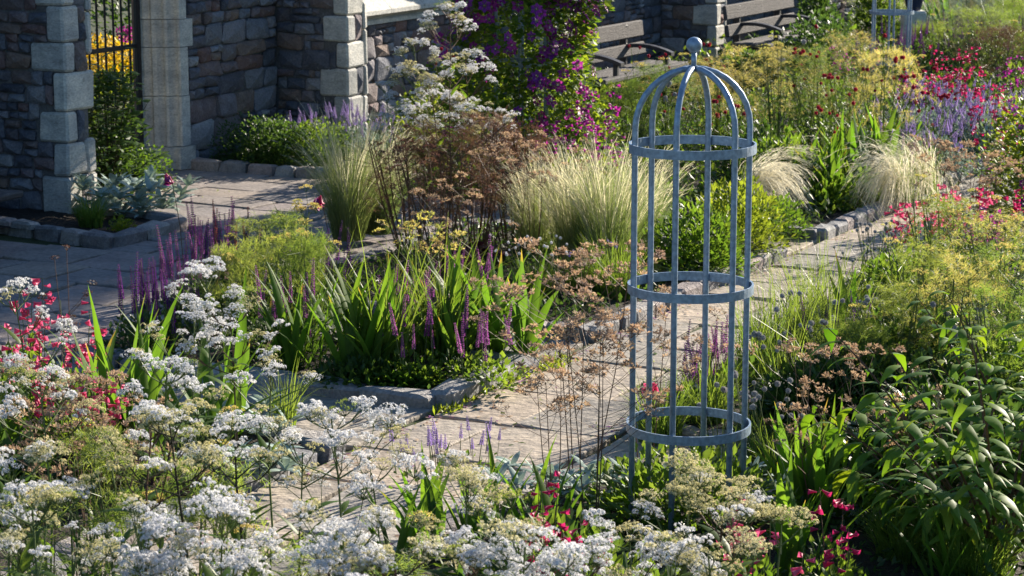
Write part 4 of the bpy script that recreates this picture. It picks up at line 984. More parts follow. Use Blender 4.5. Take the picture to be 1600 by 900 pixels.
put(T_dry(.6, 4, .5, f_dry, 50, .03), 'dry_umbels', 'pale seed heads behind the pink penstemon at right', 'seed heads', 1540, 285, .5)
# right edge climber with purple flowers, pink penstemons by the path
rc_ = G(1600, 330, 0); rcl = thing('purple_clematis', 'purple flowered climber cut off by the right edge of the picture', 'clematis', (rc_.x+.12, rc_.y, 0))
o = ob('foliage', foliage_mound(.95, 1.0, 3600, .055, g_lime, .4), rcl); o['kind'] = 'stuff'
for i in range(60):
    d = rdir(.1, .95); q = U(.9, 1.1); ob('flower', ST_m if R.random() < .5 else ST_p, rcl, (d.x*.47*q, d.y*.47*q, d.z*1.0*q), (0, math.acos(d.z), math.atan2(d.y, d.x)), U(1, 1.5))
for (px, py, h, bl, lab) in ((1430, 320, .55, B_pink, 'pink penstemon left end of the sunlit group by the path'), (1475, 305, .6, B_pink, 'pink penstemon centre of the sunlit group'), (1510, 300, .55, B_pink, 'pink penstemon right in the sunlit group'), (1540, 335, .5, B_mag, 'deep magenta penstemon right of the pink group'), (1570, 290, .55, B_crim, 'crimson penstemon near the right edge climber')):
    put(T_pens(h, 7, .45, bl, 9, 1.2, g_mid), 'penstemon', lab, 'penstemon', px, py, h, group='penstemons by the path')
for (px, py, h, n, lab) in ((1365, 345, .5, 16, 'grey round seed heads on thin stems against the sunlit path'), (1385, 350, .45, 12, 'second cluster of grey seed heads just right of the first'), (1340, 390, .4, 6, 'few grey seed heads low beside the path')):
    put(T_iris(26, .62, .6, 1.1), 'iris_clump', 'strappy upright green leaves behind the bed corner across the path', 'iris', 1270, 320, group='iris clumps') if n == 16 else None
    put(T_ball(h, n, .32, BALL_g, 90, .85), 'seed_ball_clump', lab, 'seed heads', px, py, h)
FR = [(1480, 322, .78, .6, g_fennel, 'fennel under the pink penstemon at right'), (1555, 345, .8, .7, g_gold, 'sunlit fennel at the right edge below the climber'), (1590, 395, .8, .7, g_fennel, 'golden fennel at the right edge, middle height'), (1440, 395, .7, .6, g_fennel, 'shaded fennel right of the path'), (1510, 420, .75, .65, g_gold, 'fennel left of the right edge ones'), (1575, 460, .75, .65, g_fennel, 'fennel above the large leaved shrub at right'), (1400, 460, .65, .6, g_fennel, 'dark green fennel in the shade behind the seed heads'), (1330, 520, .5, .6, g_fennel, 'shaded fennel right of the obelisk foot')]
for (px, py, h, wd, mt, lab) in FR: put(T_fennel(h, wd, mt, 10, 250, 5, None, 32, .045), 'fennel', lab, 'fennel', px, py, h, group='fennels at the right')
for (px, py, h, wd, lab, lf) in ((1430, 520, .5, .8, 'dark leafy plant in deep shade at centre right', g_dark), (1360, 560, .45, .8, 'dark leafy plant behind the tan seed heads at right', g_dark), (1290, 600, .35, .7, 'dark low plant beyond the shaded cross path', g_dark), (1480, 590, .4, .9, 'dark plant behind the large leaved shrub', g_dark), (1560, 560, .5, .8, 'shaded plant at right above the large leaved shrub', g_mid), (1400, 420, .35, .6, 'mid green plant below the grey seed heads', g_mid), (1250, 600, .3, .5, 'low dark plant behind the allium seed heads', g_dark)):
    put([P('foliage', foliage_mound(wd, h, 2400, .06, lf, .25), kind='stuff')], 'leafy_perennial', lab, 'perennial', px, py+20, h*.7)
# the bed right of the path behind the obelisk: grasses and irises
for (px, py, h, n, lab) in ((1215, 560, .62, 200, 'yellow green grassy stems right of the obelisk'), (1265, 545, .68, 200, 'tall grass blades with seed stalks beside the path'), (1180, 590, .55, 160, 'grass tuft touching the right bars of the obelisk'), (1300, 520, .6, 180, 'grass tuft near the dark fennel')):
    put(T_tuft(h, .42, n, g_grass, .0038), 'tall_grass', lab, 'grass', px, py+15)
put(T_iris(12, .42, .4), 'iris_clump', 'iris leaves rising behind the allium seed heads by the obelisk', 'iris', 1130, 640, group='iris clumps')
put(T_iris(9, .6, .25), 'iris_clump', 'thin tall iris blades in front of the sunlit path at right', 'iris', 1330, 560, group='iris clumps')
put(T_salvia(11, .3, S_pink, g_mid, .18, 260, .3), 'purple_salvia', 'pink salvia spikes seen between the obelisk bars over the path', 'salvia', 1110, 640)
put(T_salvia(9, .3, S_dark, g_mid, .15, 260, .35), 'purple_salvia', 'dark salvia spikes inside the obelisk outline low on the path side', 'salvia', 1070, 660)
put(T_salvia(14, .4, S_dark, g_dark, .2, 300, .3), 'purple_salvia', 'dark purple salvia in shade right of the obelisk', 'salvia', 1290, 590)
put(T_ball(.42, 13, .36, BALL_g, 150, 1.05), 'allium_seed_clump', 'grey allium seed heads just behind the right side of the obelisk', 'alliums', 1185, 595, .42)
put(T_ball(.40, 11, .34, BALL_g, 120, 1.05), 'allium_seed_clump', 'grey allium seed heads right of the obelisk bars over the dark shade', 'alliums', 1215, 640, .34)
put(T_ball(.40, 7, .3, BALL_g, 60, 1.0), 'allium_seed_clump', 'grey allium seed heads seen inside the obelisk', 'alliums', 1130, 620, .38)
mb = MB()
rs = thing('pink_rose', 'single double pink bloom behind the left bars of the obelisk', 'rose', (G(1016, 612, .42)))
mb.tube([(0, 0, 0), (.01, 0, .42)], .003, .002, 5); ob('stem', mb.mesh('stem', s_green), rs)
mb = MB()
for k in range(60):
    d = rdir(-.5, 1); p = Vector((0, 0, .43))+d*.032*U(.4, 1); n = (d+rdir()*.7).normalized(); s_ = n.orthogonal().normalized()*.014; t_ = n.cross(s_); mb.face([tuple(p-s_), tuple(p-t_), tuple(p+s_+n*.006), tuple(p+t_)])
ob('bloom', mb.mesh('bloom', f_pink), rs)

# second and middle beds
FM = [(430, 375, .62, .6, g_fennel, 'feathery green fennel among salvia spikes left of the iris clumps'), (480, 380, .6, .5, g_fennel, 'feathery fennel at the left foot of the feather grass'), (400, 350, .60, .6, g_fennel, 'hazy green fennel before the courtyard, left of the feather grass'), (450, 345, .62, .55, g_fennel, 'green fennel left of the feather grass'), (365, 400, .5, .5, g_fennel, 'thin fennel among the dark salvia')]
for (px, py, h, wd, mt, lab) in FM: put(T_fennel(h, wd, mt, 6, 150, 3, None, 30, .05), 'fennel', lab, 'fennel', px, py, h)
p = G(478, 318, .75); r_ = thing('fennel_flower', 'single pale yellow umbel standing over the shaded courtyard', 'fennel', (p.x, p.y, 0)); mb = MB(); mb.tube([(0, 0, 0), (0, 0, .72)], .003, .002, 5); ob('stem', mb.mesh('stem', s_green), r_)
for k in range(7):
    c = Vector((U(-.06, .06), U(-.04, .04), .72+U(0, .05))); n_, me_, l_, ro_, s_, k_, kk_ = umbel_part(c, Vector((0, 0, .66)), g_gold, .03); ob(n_, me_, r_)
for (px, py, h, lab) in ((262, 268, .85, 'drooping wine red seed pod flower at the end of a thin arching stem'), (497, 305, .72, 'dark pink drooping flower beside the pale yellow umbel')):
    p = G(px, py, h); r_ = thing('drooping_flower', lab, 'flower', (p.x, p.y, 0)); mb = MB(); mb.tube([(.10, -.04, 0), (.07, -.02, h*.6), (.02, 0, h*.98), (0, 0, h)], .003, .0018, 5); ob('stem', mb.mesh('stem', s_brown), r_)
    for k in range(13): a = U(0, 6.28); ob('flower', B_crim[0] if k % 3 else B_mag[0], r_, (U(-.02, .02), U(-.02, .02), h-U(0, .05)), (0, PI-U(.1, .7), a), U(1.1, 1.6))
SA = [(215, 445, 9, .42, S_dark, 'dark purple salvia spikes above the big lit iris leaves'), (255, 430, 10, .42, S_dark, 'dark salvia spikes against the courtyard, left group'), (300, 395, 12, .42, S_pink, 'pink and purple salvia spikes at the left of the fennel'), (335, 355, 16, .42, S_dark+S_pink, 'dense purple salvia cluster standing before the courtyard'), (365, 360, 14, .42, S_dark+S_red, 'purple salvia with reddish spent spikes beside the fennel'), (470, 395, 9, .4, S_dark, 'dark salvia spikes left of the iris clumps'), (500, 380, 6, .4, S_dark, 'thin dark salvia between fennel and feather grass'), (440, 470, 8, .36, S_pink, 'pink tipped salvia spikes left of the shaded iris clump')]
for (px, py, n, z, ms, lab) in SA: put(T_salvia(int(n*1.7), .42, ms, g_dark, .2, 420, .10), 'purple_salvia', lab, 'salvia', px, py, z, group='salvias left of centre', sc=1.1)
SC = [(640, 440, 13, 'magenta salvia spikes left in the sunlit salvia patch'), (665, 425, 12, 'magenta salvia spikes at the centre of the sunlit patch'), (700, 440, 14, 'tallest magenta salvia spikes right in the sunlit patch'), (735, 395, 9, 'purple salvia behind the sunlit iris fan'), (720, 520, 8, 'low salvia spikes in front of the sunlit irises'), (640, 520, 7, 'salvia spikes low beside the edging corner'), (770, 490, 6, 'few salvia spikes among the right iris fans')]
for (px, py, n, lab) in SC: put(T_salvia(n, .38, S_pink, g_mid, .15, 200, .2), 'purple_salvia', lab, 'salvia', px, py, .42 if py < 500 else .28, group='salvias in the middle bed', sc=1.05)
IR = [(505, 592, 44, .70, .5, 'large shaded iris clump at the left of the middle bed'), (562, 590, 34, .62, .5, 'shaded iris clump next to the tall grasses'), (455, 580, 18, .48, .7, 'smaller iris clump at the left end of the middle bed'), (745, 573, 44, .68, .75, 'brightly backlit iris fan at the right of the middle bed'), (785, 560, 42, .62, .95, 'backlit iris fan leaning right over the corner of the edging'), (690, 572, 22, .56, .5, 'iris leaves between the salvia spikes')]
for (px, py, n, h, sp, lab) in IR: put(T_iris(n, h, sp), 'iris_clump', lab, 'iris', px, py, group='iris clumps')
put(T_tuft(.85, .42, 70, g_grass, .0055), 'tall_grass', 'tall grass blades rising between iris clump and salvia', 'grass', 610, 590)
put(T_tuft(.75, .45, 60, g_grass, .005), 'tall_grass', 'long green blades behind the salvia spikes', 'grass', 660, 560)
put(T_tuft(.5, .35, 60, g_grass, .006), 'tall_grass', 'bluish blades behind the shaded iris clump', 'grass', 520, 480)
put(T_dry(.7, 5, .35, g_gold, 24, .03, s_green), 'golden_seed_heads', 'golden seed heads above the salvia in front of the bronze shrub', 'seed heads', 645, 335, .72)
put(T_dry(.6, 4, .3, g_gold, 20, .03, s_green), 'golden_seed_heads', 'golden seed heads right of the tall grass stalks', 'seed heads', 700, 365, .62)
for (px, py, wd, h, lf, lab) in ((655, 610, .25, .07, g_mid, 'low leafy salvia foliage spilling over the edging corner'), (620, 608, .4, .08, g_mid, 'low green foliage inside the edging at centre'), (560, 605, .5, .12, g_dark, 'low dark foliage inside the shaded edging')):
    put([P('foliage', foliage_mound(wd, h, 800, .05, lf, .28), kind='stuff')], 'low_foliage', lab, 'foliage', px, py)
# weeds and grass along the edgings and joints
mb = MB()
def weed(s_, t_, n, h, wd):
    c = W(s_, t_, 0)
    for i in range(n):
        p = c+Vector((U(-wd, wd), U(-wd, wd), -.01)); d = rdir(.3, 1); addleaf(mb, p, d, h*U(.5, 1.2), h*.12, 0)
for i in range(46): weed(U(-.1, 1.1), U(.03, .06), 9, .06, .04)
for i in range(30): weed(U(1.0, 1.3), U(-.05, .12), 9, .05, .05)
for i in range(90): weed(U(-3.8, 9), R.choice((.02, .03, 1.02, 1.0)), 5, .035, .05)
for i in range(40): weed(R.choice((-.87, -.01, 1.07, 1.79))+U(-.02, .02), U(-2.3, 1.0), 6, .035, .05)
for i in range(26): weed(U(-2.8, 3), R.choice((.4, .55, .7))+U(-.05, .05), 4, .025, .03)
for i in range(50): weed(U(2, 6), U(-6, -2.5), 4, .03, .06)
o = ob('weeds', mb.mesh('weeds', g_lime)); tag(o, 'small weeds and moss growing in the paving joints', 'weeds', kind='stuff')

# ------------------------------------------------------------------ foreground
put(T_iris(18, .92, .35, .85), 'iris_clump', 'big brightly lit iris leaves at the left behind the white valerian', 'iris', 215, 745, group='iris clumps')
put(T_iris(8, 1.0, .22, .8), 'iris_clump', 'tallest lit iris blades at the left', 'iris', 215, 745, group='iris clumps')
put(T_iris(20, .82, .95, .9), 'iris_clump', 'iris leaves sweeping right behind the white heads at left', 'iris', 345, 700, group='iris clumps')
put(T_iris(14, .6, .6, 1.3), 'iris_clump', 'lit iris leaves at the very left edge under the pink penstemon', 'iris', 15, 770, group='iris clumps')
put(T_iris(16, .45, .6), 'iris_clump', 'short lit iris clump behind the left front valerians', 'iris', 110, 690, group='iris clumps')
put(T_tuft(.34, .22, 110, g_grass, .0035), 'grass_clump', 'bright green grass tuft at the corner of the near left bed', 'grass', 445, 675)
put(T_rosettes(.45, .35, 12, L_grey, .13, .12, 6), 'silver_plant', 'silver leaved plant at the corner of the near left bed', 'silver plant', 395, 690, rz=0)
put(T_rosettes(.7, .3, 16, L_grey, .12, .12, 6), 'silver_plant', 'silver leaves inside the near left edging by the path', 'silver plant', 330, 760, rz=.4)
put(T_rosettes(.6, .4, 10, L_heuch, .12, .12, 6), 'purple_coral_bells', 'shaded purplish leaves in the near left bed above the soil', 'coral bells', 190, 780, rz=0)
for (px, py, h, lab, bl) in ((108, 480, .75, 'bright pink penstemon standing against the courtyard at left', B_pink), (45, 430, .8, 'pink penstemon rising behind the white heads at left', B_pink), (30, 510, .7, 'pink penstemon low at the left edge', B_pink), (85, 545, .62, 'pink penstemon between the left white heads', B_pink), (150, 590, .55, 'few pink bells beside the big iris leaves', B_pink)):
    put(T_pens(h, 4, .24, bl, 13, 1.15, g_mid), 'penstemon', lab, 'penstemon', px, py, h, group='pink penstemons at the left')
put(T_dry(.75, 2, .22, g_bronze, 16, .02), 'dark_seed_stalk', 'thin dark red seed stalk standing before the courtyard at left', 'seed heads', 92, 400, .75)
for (px, py, h, lab) in ((125, 575, .7, 'tan and pink seed heads left of the big iris leaves'), (110, 640, .7, 'pinkish tan seed heads at left centre height'), (160, 660, .75, 'brown seed heads over the near left bed'), (60, 660, .8, 'tan seed heads at the left edge')):
    put(T_dry(h, 4, .4, f_dry, 44, .03), 'dry_umbels', lab, 'seed heads', px, py, h)
# big white valerians of the foreground: pixel of the top, height, tiers, share of seeded heads
VF = [(345, 775, 1.1, 3, .1, 'white valerian at lower left beside the tall open one'), (330, 860, 1.05, 3, .1, 'white valerian at the bottom, left of the one below the tall open plant'), (195, 790, 1.1, 3, .2, 'white valerian in front of the near left kerb'), (300, 470, 1.1, 3, .1, 'white valerian just below the highest one at left'), (500, 870, 1.1, 4, .0, 'white valerian at the bottom edge below the tall open one'), (15, 560, 1.15, 3, .1, 'white valerian cut by the left edge'), (325, 412, 1.15, 3, .1, 'highest white valerian of the left group, above the iris leaves'), (365, 470, 1.1, 3, .15, 'white valerian right of the highest left one'), (45, 440, 1.1, 3, .05, 'white valerian at the left edge among pink bells'), (75, 575, 1.15, 3, .3, 'white valerian under the pink penstemon, left'), (240, 555, 1.1, 3, .15, 'white valerian in front of the big iris leaves'), (420, 555, 1.0, 2, .1, 'white valerian at the right end of the left mass'), (215, 625, 1.2, 4, .3, 'broad white valerian over the near left bed'), (300, 625, 1.25, 4, .45, 'broad creamy valerian on a dark leaning stem'), (370, 640, 1.1, 3, .6, 'seeding valerian right of the dark stemmed one'), (25, 690, 1.2, 4, .6, 'creamy valerian at the lower left edge'), (60, 770, 1.2, 3, .65, 'greenish valerian in the lower left corner'), (545, 622, 1.15, 4, .0, 'tall open white valerian standing in front of the stone path'), (465, 672, 1.0, 2, .0, 'white valerian left of the tall open one'), (600, 700, 1.0, 2, .05, 'white valerian right of the tall open one'), (230, 870, 1.0, 2, .1, 'white valerian at the bottom edge, left'), (540, 800, 1.15, 4, .3, 'dense white valerian at the bottom centre left'), (600, 850, 1.1, 3, .5, 'creamy valerian at the bottom left of centre'), (735, 735, 1.15, 3, .95, 'seeded cream valerian above the front irises'), (790, 760, 1.05, 2, .8, 'cream headed valerian right of the seeded one'), (710, 830, 1.1, 3, .0, 'pure white valerian in the bottom centre mass'), (785, 825, 1.15, 4, .05, 'largest white valerian at bottom centre'), (850, 850, 1.1, 3, .0, 'white valerian at the bottom right of centre mass'), (900, 840, 1.05, 3, .1, 'white valerian left of the obelisk foot'), (985, 800, 1.0, 2, .1, 'white valerian over the left foot of the obelisk'), (1060, 745, 1.05, 2, 1.0, 'seeded olive cream valerian crossing the obelisk foot'), (1155, 745, 1.0, 2, 1.0, 'seeded cream valerian at the right foot of the obelisk'), (1110, 775, 1.0, 2, .9, 'cream valerian between the two at the obelisk foot'), (1040, 855, 1.0, 3, .15, 'white valerian at the bottom under the obelisk'), (1130, 830, 1.05, 2, .9, 'olive seeded valerian near the bottom right of the obelisk'), (1195, 800, .95, 1, 1.0, 'lone seeded valerian head beside the pink bells')]
for (px, py, h, ti, cr, lab) in VF:
    put(T_valerian(h, ti, cr*.7, 1.0, lab.find('dark') >= 0 or R.random() < .06, 3 if ti > 2 else 2), 'white_valerian', lab, 'valerian', px, py+8, h, group='white valerian in the foreground', zoff=0)
for (px, py, n, h, sp, lab) in ((700, 870, 22, .5, .5, 'lit iris clump behind the bottom centre valerians'), (650, 900, 14, .48, .6, 'iris leaves at the left of the bottom iris clump'), (1290, 815, 26, .50, .5, 'bright upright iris clump at lower right'), (1335, 805, 12, .52, .4, 'taller iris blades right in the lower right clump'), (1235, 890, 12, .45, .5, 'dark iris leaves at the bottom right of the obelisk'), (1240, 930, 10, .6, .3, 'tall dark iris blades at the bottom edge right'), (1480, 930, 9, .5, .6, 'iris leaf tips under the large leaved shrub'), (880, 880, 8, .5, .3, 'iris blades among the crimson bells'), (800, 850, 8, .5, .5, 'iris blades above the white mass at bottom centre')):
    put(T_iris(n, h, sp), 'iris_clump', lab, 'iris', px, py, group='iris clumps')
for (px, py, h, bl, n, lab) in ((835, 760, .5, B_crim, 4, 'crimson penstemon left of the silver leaves at bottom'), (865, 790, .5, B_crim, 5, 'crimson penstemon at the left of the obelisk foot'), (900, 830, .45, B_crim, 5, 'crimson penstemon low above the white heads'), (1150, 790, .5, B_pink, 5, 'bright pink penstemon at the right foot of the obelisk'), (1185, 810, .5, B_pink, 6, 'bright pink penstemon right of the obelisk foot'), (1300, 790, .45, B_crim, 4, 'crimson bells in front of the lower right iris'), (1225, 860, .4, B_pink, 4, 'pink bells at the bottom beside the dark iris'), (1330, 850, .4, B_crim, 3, 'few crimson bells under the leafy shrub')):
    put(T_pens(h, max(2, n-2), .24, bl, 8, 1.05, g_mid), 'penstemon', lab, 'penstemon', px, py, h, group='penstemons in the near right bed')
for (px, py, wd, dp, n, lab) in ((880, 790, .6, .35, 16, 'silver leaves left of the obelisk foot'), (960, 790, .5, .35, 14, 'silver leaves around the left foot of the obelisk'), (1240, 790, .4, .3, 8, 'silver leaves left of the lower right iris')):
    put(T_rosettes(wd, dp, n, L_grey, .10, .12, 6), 'silver_plant', lab, 'silver plant', px, py, rz=0)
for (px, py, h, nst, wd, nu, lab) in ((905, 400, 1.05, 4, .62, 70, 'large dried tan umbel plant standing before the path left of the obelisk'), (930, 520, .9, 4, .5, 46, 'second dried umbel plant low against the path'), (1010, 480, .8, 2, .3, 16, 'thin dried stems touching the obelisk left bars'), (870, 600, .6, 3, .4, 26, 'sparse reddish dried stems over the path')):
    put(T_dry(h, nst, wd, f_dry, int(nu*1.5), .036, s_brown, .003), 'dry_umbels', lab, 'seed heads', px, py, h)
for (px, py, h, lab) in ((1260, 545, .6, 'pinkish seed heads in the shade right of the obelisk'), (1285, 640, .5, 'tan seed heads low right of the allium heads'), (1400, 640, .55, 'tan seed heads above the large leaved shrub'), (1380, 560, .6, 'brown pink seed heads in deep shade at right')):
    put(T_dry(h, 3, .4, f_dry, 30, .028), 'dry_umbels', lab, 'seed heads', px, py, h)
put(T_salvia(12, .5, S_lav, g_mid, .08, 24, .2), 'lavender', 'thin lavender stems over the path below the edging corner', 'lavender', 730, 745, sc=.85)
put(T_salvia(9, .4, S_lav, g_mid, .08, 24, .2), 'lavender', 'thin lavender stems over the path at lower centre', 'lavender', 650, 770, sc=.85)
# large leaved shrub at the right, in two bushes
def shrub_br(n, x0, x1, y0, y1, z0, z1): return [(U(x0, x1), U(y0, y1), U(z0, z1)) for _ in range(n)]
p = G(1560, 900, .0); stamp(T_shrub(shrub_br(23, -.75, .5, -.7, .6, .35, .95), L_shrub, .20, s_brown, 12), 'leafy_shrub', 'large leaved green shrub filling the lower right corner', 'shrub', p, 0)
p = G(1600, 800, 0); stamp(T_shrub(shrub_br(20, -.6, .5, -.5, .5, .4, .98), L_shrub, .18, s_brown, 13), 'leafy_shrub', 'upper part of the large leaved shrubbery along the right edge', 'shrub', p, 0)
p = G(1480, 860, 0); stamp(T_shrub(shrub_br(20, -.55, .6, -.5, .5, .2, .72), L_shrub, .18, s_brown, 12), 'leafy_shrub', 'lower spreading part of the large leaved shrubbery, left of the corner bush', 'shrub', p, 0)
p = G(1500, 790, 0); stamp([P('foliage', foliage_mound(1.3, .5, 4200, .07, g_dark, .3), kind='stuff')], 'dark_shrub', 'dark dense greenery behind the large leaves at lower right', 'shrub', p, 0)
p = G(1420, 880, 0); stamp(T_tuft(.3, .5, 500, g_grass, .003), 'grass_clump', 'fine bright grass under the large leaved shrub', 'grass', p, 0)
p = G(1520, 920, 0); stamp(T_tuft(.35, .5, 500, g_grass, .003), 'grass_clump', 'fine grass at the bottom edge below the corner shrub', 'grass', p, 0)

# ------------------------------------------------------------------ far garden
pot = thing('blue_pot', 'dark blue glazed pot at the top edge right of the far obelisk', 'pot', G(1425, 95, 0)); pot.location.z = 0
mb = MB(); pr = [(.10, .0), (.15, .12), (.20, .4), (.235, .62), (.25, .66), (.25, .70), (.22, .70), (.21, .6)]
for i, (r_, z) in enumerate(pr):
    for j in range(24): mb.v.append((r_*math.cos(2*PI*j/24), r_*math.sin(2*PI*j/24), z+.5))
for i in range(len(pr)-1):
    for j in range(24): mb.f.append((i*24+j, i*24+(j+1) % 24, (i+1)*24+(j+1) % 24, (i+1)*24+j)); mb.m.append(0)
pb_ = ob('pot_body', mb.mesh('pot_body', m_blue, True), pot); ob('plinth', (lambda m: (m.block(-.17, .17, -.17, .17, 0, .5, .02), m.mesh('plinth', m_quoin))[1])(MB()), pot); pot.scale = (.85, .85, 1.3)
ob('soil', (lambda m: (m.tube([(0, 0, 1.05), (0, 0, 1.12)], .205, .205, 16), m.mesh('soil', m_soil))[1])(MB()), pot)
put(T_iris(30, .95, .5), 'iris_clump', 'yellow green iris leaves at the top edge right of the blue pot', 'iris', 1462, 75, group='iris clumps')
FAR = [(1375, 25, .8, 1.0, g_stipa, 'pale grassy plant behind the far obelisk'), (1500, 60, .9, 1.5, g_grey, 'silver shrub at the top right behind the red flowers'), (1452, 85, .5, .7, g_fennel, 'fennel behind the far obelisk right side'), (1520, 100, .8, 1.3, g_fennel, 'green fennel in front of the silver shrub'), (1580, 85, .9, 1.2, g_fennel, 'green fennel at the top right corner'), (1560, 120, .7, 1.1, g_bronze, 'bronze fennel near the right edge, far back')]
for (px, py, h, wd, mt, lab) in FAR:
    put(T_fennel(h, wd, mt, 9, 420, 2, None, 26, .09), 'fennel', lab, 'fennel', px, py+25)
for (px, py, h, lab) in ((1530, 30, .9, 'glowing pale feather grass at the top edge'), (1580, 22, .9, 'glowing pale grass in the top right corner'), (1490, 20, .8, 'pale feather grass behind the yellow iris'), (1380, -5, .8, 'greenish feather grass behind the far obelisk')):
    put(T_stipa(h, 1.3, 500, 600), 'feather_grass', lab, 'feather grass', px, py+30, rz=0, sc=1.2, group='feather grasses')
for (px, py, n, lab) in ((1480, 95, 40, 'dark purple salvia band behind the crimson flowers'), (1530, 75, 40, 'purple salvia band at upper right'), (1580, 60, 40, 'purple salvia band in the top right corner'), (1430, 100, 30, 'purple salvia right of the far obelisk'), (1370, 110, 26, 'purple salvia at the foot of the far obelisk'), (1560, 100, 30, 'dark salvia below the top right corner')):
    put(T_salvia(n, 1.1, S_dark, g_dark, .4, 1300, .12), 'purple_salvia', lab, 'salvia', px, py+20, sc=1.15, group='far salvias')
for (px, py, wd, h, lab) in ((1280, 105, 1.1, .8, 'dark shrub behind the far bench seat'), (1275, 62, .6, 1.0, 'dark climber on the wall right of the far bench'), (960, 165, 1.0, .35, 'low dark planting under the near bench'), (1060, 150, 1.0, .35, 'low green planting below the near bench seat'), (1180, 115, 1.1, .35, 'dark planting below the far bench'), (1240, 110, 1.1, .4, 'dark planting right below the far bench'), (1368, 50, .7, .9, 'green shrub at the end of the ruined wall')):
    put([P('foliage', foliage_mound(wd, h, 2200, .07, g_dark if px != 1368 else g_mid, .35), kind='stuff')], 'dark_shrub', lab, 'shrub', px, py+20)
# ground cover that nobody could count, one object per bed
def cover(label, s0, s1, t0, t1, n, h, L_, mat, name='ground_cover'):
    mb = MB()
    for i in range(n):
        p = W(U(s0, s1), U(t0, t1), 0); q = noise.noise(p*1.7)
        if q < -.25: continue
        p.z = .03+R.random()**1.5*h*(.6+q); l = L_*U(.6, 1.3); addleaf(mb, p, rdir(.1, 1), l, l*.25)
    o = ob(name, mb.mesh(name, mat)); tag(o, label, 'ground cover', kind='stuff')
cover('low mixed leaves covering the second bed', 1.95, 4.75, -2.3, -.15, 6000, .16, .05, g_dark)
cover('low mixed leaves covering the third bed', 5.75, 16, -3.7, -.15, 22000, .25, .07, g_mid)
cover('low mixed leaves covering the bed right of the path', .3, 12, 1.35, 4.8, 22000, .2, .06, g_dark)
cover('low mixed leaves covering the near right bed', -4.0, -1.0, 1.2, 4.8, 8000, .15, .05, g_dark)
cover('low mixed leaves covering the near left bed', -3.4, -1.0, -2.6, -.4, 3500, .12, .05, g_dark)
cover('low leaves in the bed along the wall', 6.7, 16.5, -6.1, -5.0, 7000, .2, .06, g_dark)
cover('grass and leaves in the far part of the garden', 16, 34, -6, 6, 26000, .35, .12, g_mid)
cover('low leaves in the middle bed', .15, .95, -2.3, -.15, 900, .08, .04, g_dark)

for (s_, t_, wd, hh, lf, lab) in ((-4.6, -.9, 1.1, .62, g_mid, 'green undergrowth beneath the foreground valerian at lower left'), (-4.5, .6, 1.0, .5, g_mid, 'green undergrowth beneath the valerian at bottom centre left'), (-4.0, 1.9, 1.0, .45, g_mid, 'green undergrowth beneath the valerian at bottom centre'), (-2.6, -.9, .9, .4, g_dark, 'low leafy growth inside the near left bed'), (-1.7, -1.5, .9, .45, g_mid, 'leafy growth behind the near left valerians'), (-2.6, 1.9, .9, .35, g_mid, 'low leafy growth left of the obelisk foot'), (-3.2, 2.6, .9, .4, g_mid, 'leafy growth in front of the obelisk')):
    stamp([P('foliage', foliage_mound(wd, hh, 1500, .09, lf, .2), kind='stuff')], 'undergrowth', lab, 'foliage', W(s_, t_, 0), 0)
# unseen tree added right of the picture, its crown shaped to shade the courtyard
tr = thing('added_shade_tree', 'unseen broad leaved tree added beyond the right edge to shade the courtyard', 'tree', (11.6, 32.1, 0))
mb = MB(); mb.tube([(0, 0, -.1), (.05, .1, 3), (-.1, .1, 6.6), (0, 0, 10.2)], .17, .04, 9)
for k in range(14):
    d = rdir(.05, .8); o_ = Vector((0, 0, U(7.8, 9.6))); mb.tube([o_, o_+d*.9+Vector((0, 0, .2)), o_+d*1.7], .05, .012, 5)
ob('trunk', mb.mesh('trunk', s_brown), tr)
mb = MB()
for i in range(26000):
    d = rdir(); q = R.random()**.33*(1+.2*noise.noise(d*2.2)); p = Vector((d.x*1.95*q, d.y*2.2*q, 9.75+d.z*1.65*q))
    if noise.noise(p*1.1) < -.42: continue
    addleaf(mb, p, rdir(-.5, .7), U(.10, .17), .045)
o = ob('crown', mb.mesh('crown', g_mid), tr); o['kind'] = 'stuff'

for (s_, t_, h, lab) in ((-.1, 1.25, .35, 'grass tuft hiding the kerb corner right of the path'), (.25, 1.35, .4, 'leafy tuft behind the obelisk by the kerb corner')):
    stamp(T_tuft(h, .4, 260, g_grass, .004), 'grass_clump', lab, 'grass', W(s_, t_, 0), 0)
stamp([P('foliage', foliage_mound(.9, .3, 1500, .07, g_mid, .24), kind='stuff')], 'low_foliage', 'leafy growth around the legs of the bare obelisk', 'foliage', (OB.x, OB.y+.1, .02), 0)
mb = MB()
for i in range(1800):
    p = W(U(-3.8, 6), U(-2.2, 1.1) if R.random() < .4 else U(.05, 1.0), .004); 
    if R.random() < .5: p = W(U(-3.8, 6), R.choice((U(.03, .12), U(.9, 1.0))), .004)
    a = U(0, 6.28); l = U(.008, .024); d = Vector((math.cos(a), math.sin(a), 0)); s_ = Vector((-d.y, d.x, .2)); mb.face([tuple(p-d*l), tuple(p-s_*l*.4), tuple(p+d*l), tuple(p+s_*l*.4)], R.choice((0, 0, 1, 2)))
o = ob('fallen_petals', mb.mesh('fallen_petals', [f_dry, f_salp, g_mid])); tag(o, 'fallen leaves and petals lying on the paving', 'litter', kind='stuff')

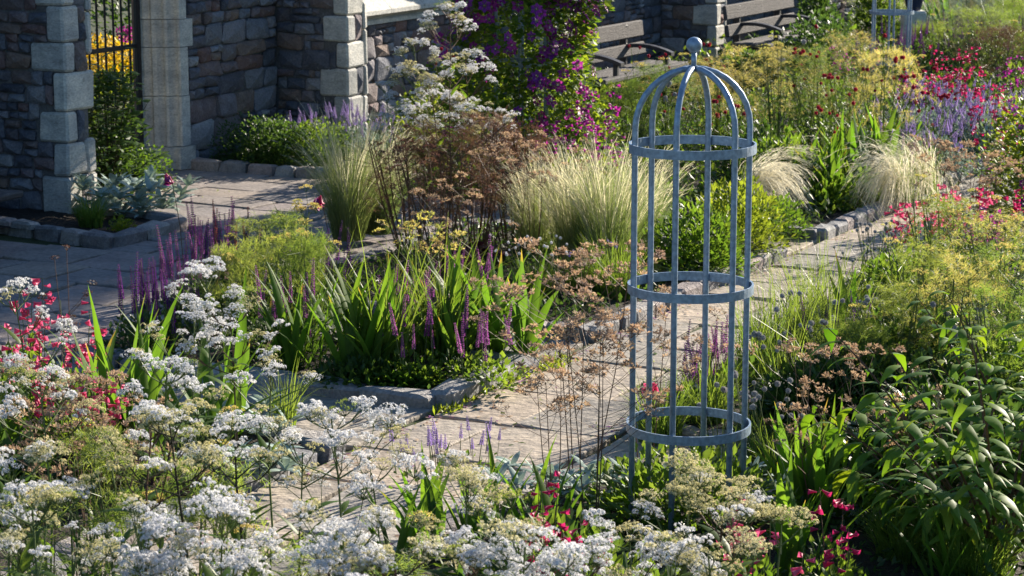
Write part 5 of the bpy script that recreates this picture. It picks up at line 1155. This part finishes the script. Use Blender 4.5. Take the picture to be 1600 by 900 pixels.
for (px, py, h, wd, lab) in ((235, 735, .9, .5, 'green feathery haze among the lower left valerians'), (60, 780, .85, .5, 'green feathery haze in the lower left corner'), (340, 745, .85, .45, 'green feathery foliage right of the lower left valerians'), (600, 880, .8, .45, 'green feathery foliage at the bottom, left of centre'), (150, 690, .85, .45, 'green feathery foliage behind the lower left valerians')):
    put(T_fennel(h, wd, g_fennel, 6, 130, 2, None, 26, .045), 'fennel', lab, 'fennel', px, py, h, group='fennels in the foreground')
for (px, py, n, h, lab) in ((130, 690, 16, .6, 'iris clump behind the creamy valerian at left'), (1235, 800, 14, .5, 'iris blades left of the lower right clump')):
    put(T_iris(n, h, .6, 1.1), 'iris_clump', lab, 'iris', px, py, group='iris clumps')

for (px, py, h, wd, n, lab) in ((1440, 330, .95, .3, 14, 'tall thin grass stalks right of the path below the pink flowers'), (1300, 440, .95, .3, 16, 'tall thin grass stalks standing over the sunlit path'), (1230, 460, .8, .3, 16, 'tall grass stalks just right of the obelisk'), (1390, 430, .85, .35, 16, 'tall grass stalks in the shaded planting at right')):
    put(T_tuft(h, wd, n*3, g_grass, .004), 'tall_grass', lab, 'grass', px, py, h*.8)
for (px, py, h, n, lab) in ((1350, 470, .6, 10, 'wiry stems with small round heads in the shade right of the path'), (1500, 480, .6, 9, 'wiry stems with round heads before the right fennels'), (1240, 480, .6, 8, 'wiry branching stems over the path right of the obelisk')):
    put(T_thistle(h, n, .4, BALL_g, 1.1), 'wiry_seed_stems', lab, 'seed heads', px, py, h)
for (px, py, h, lab) in ((690, 290, .85, 'muted pink seed heads scattered through the bronze shrub'), (745, 300, .8, 'pale seed heads in front of the bronze shrub')):
    put(T_dry(h, 3, .4, f_dry, 22, .026), 'dry_umbels', lab, 'seed heads', px, py, h)
put(T_stipa(.6, .5, 800, 120), 'feather_grass', 'thin green feather grass blending into the bronze shrub', 'feather grass', 840, 410, rz=0, group='feather grasses')
put(T_tuft(.8, .5, 90, g_grass, .004), 'tall_grass', 'fine arching blades between the salvia spikes in the middle bed', 'grass', 690, 570)

for (px, py, n, h, lab) in ((1300, 325, 26, .62, 'bright strap leaves at the corner of the third bed'), (1235, 315, 22, .6, 'strap leaves left of the corner of the third bed'), (1400, 262, 20, .7, 'strap leaves standing between golden fennel and the lavender mound')):
    put(T_iris(n, h, .65, 1.0), 'iris_clump', lab, 'iris', px, py, group='iris clumps')
for (px, py, h, wd, lab) in ((280, 800, .75, .55, 'green feathery haze over the path at lower left'), (420, 860, .7, .5, 'green feathery haze at the bottom, left of the tall open valerian')):
    put(T_fennel(h, wd, g_fennel, 6, 110, 2, None, 26, .045), 'fennel', lab, 'fennel', px, py, h, group='fennels in the foreground')
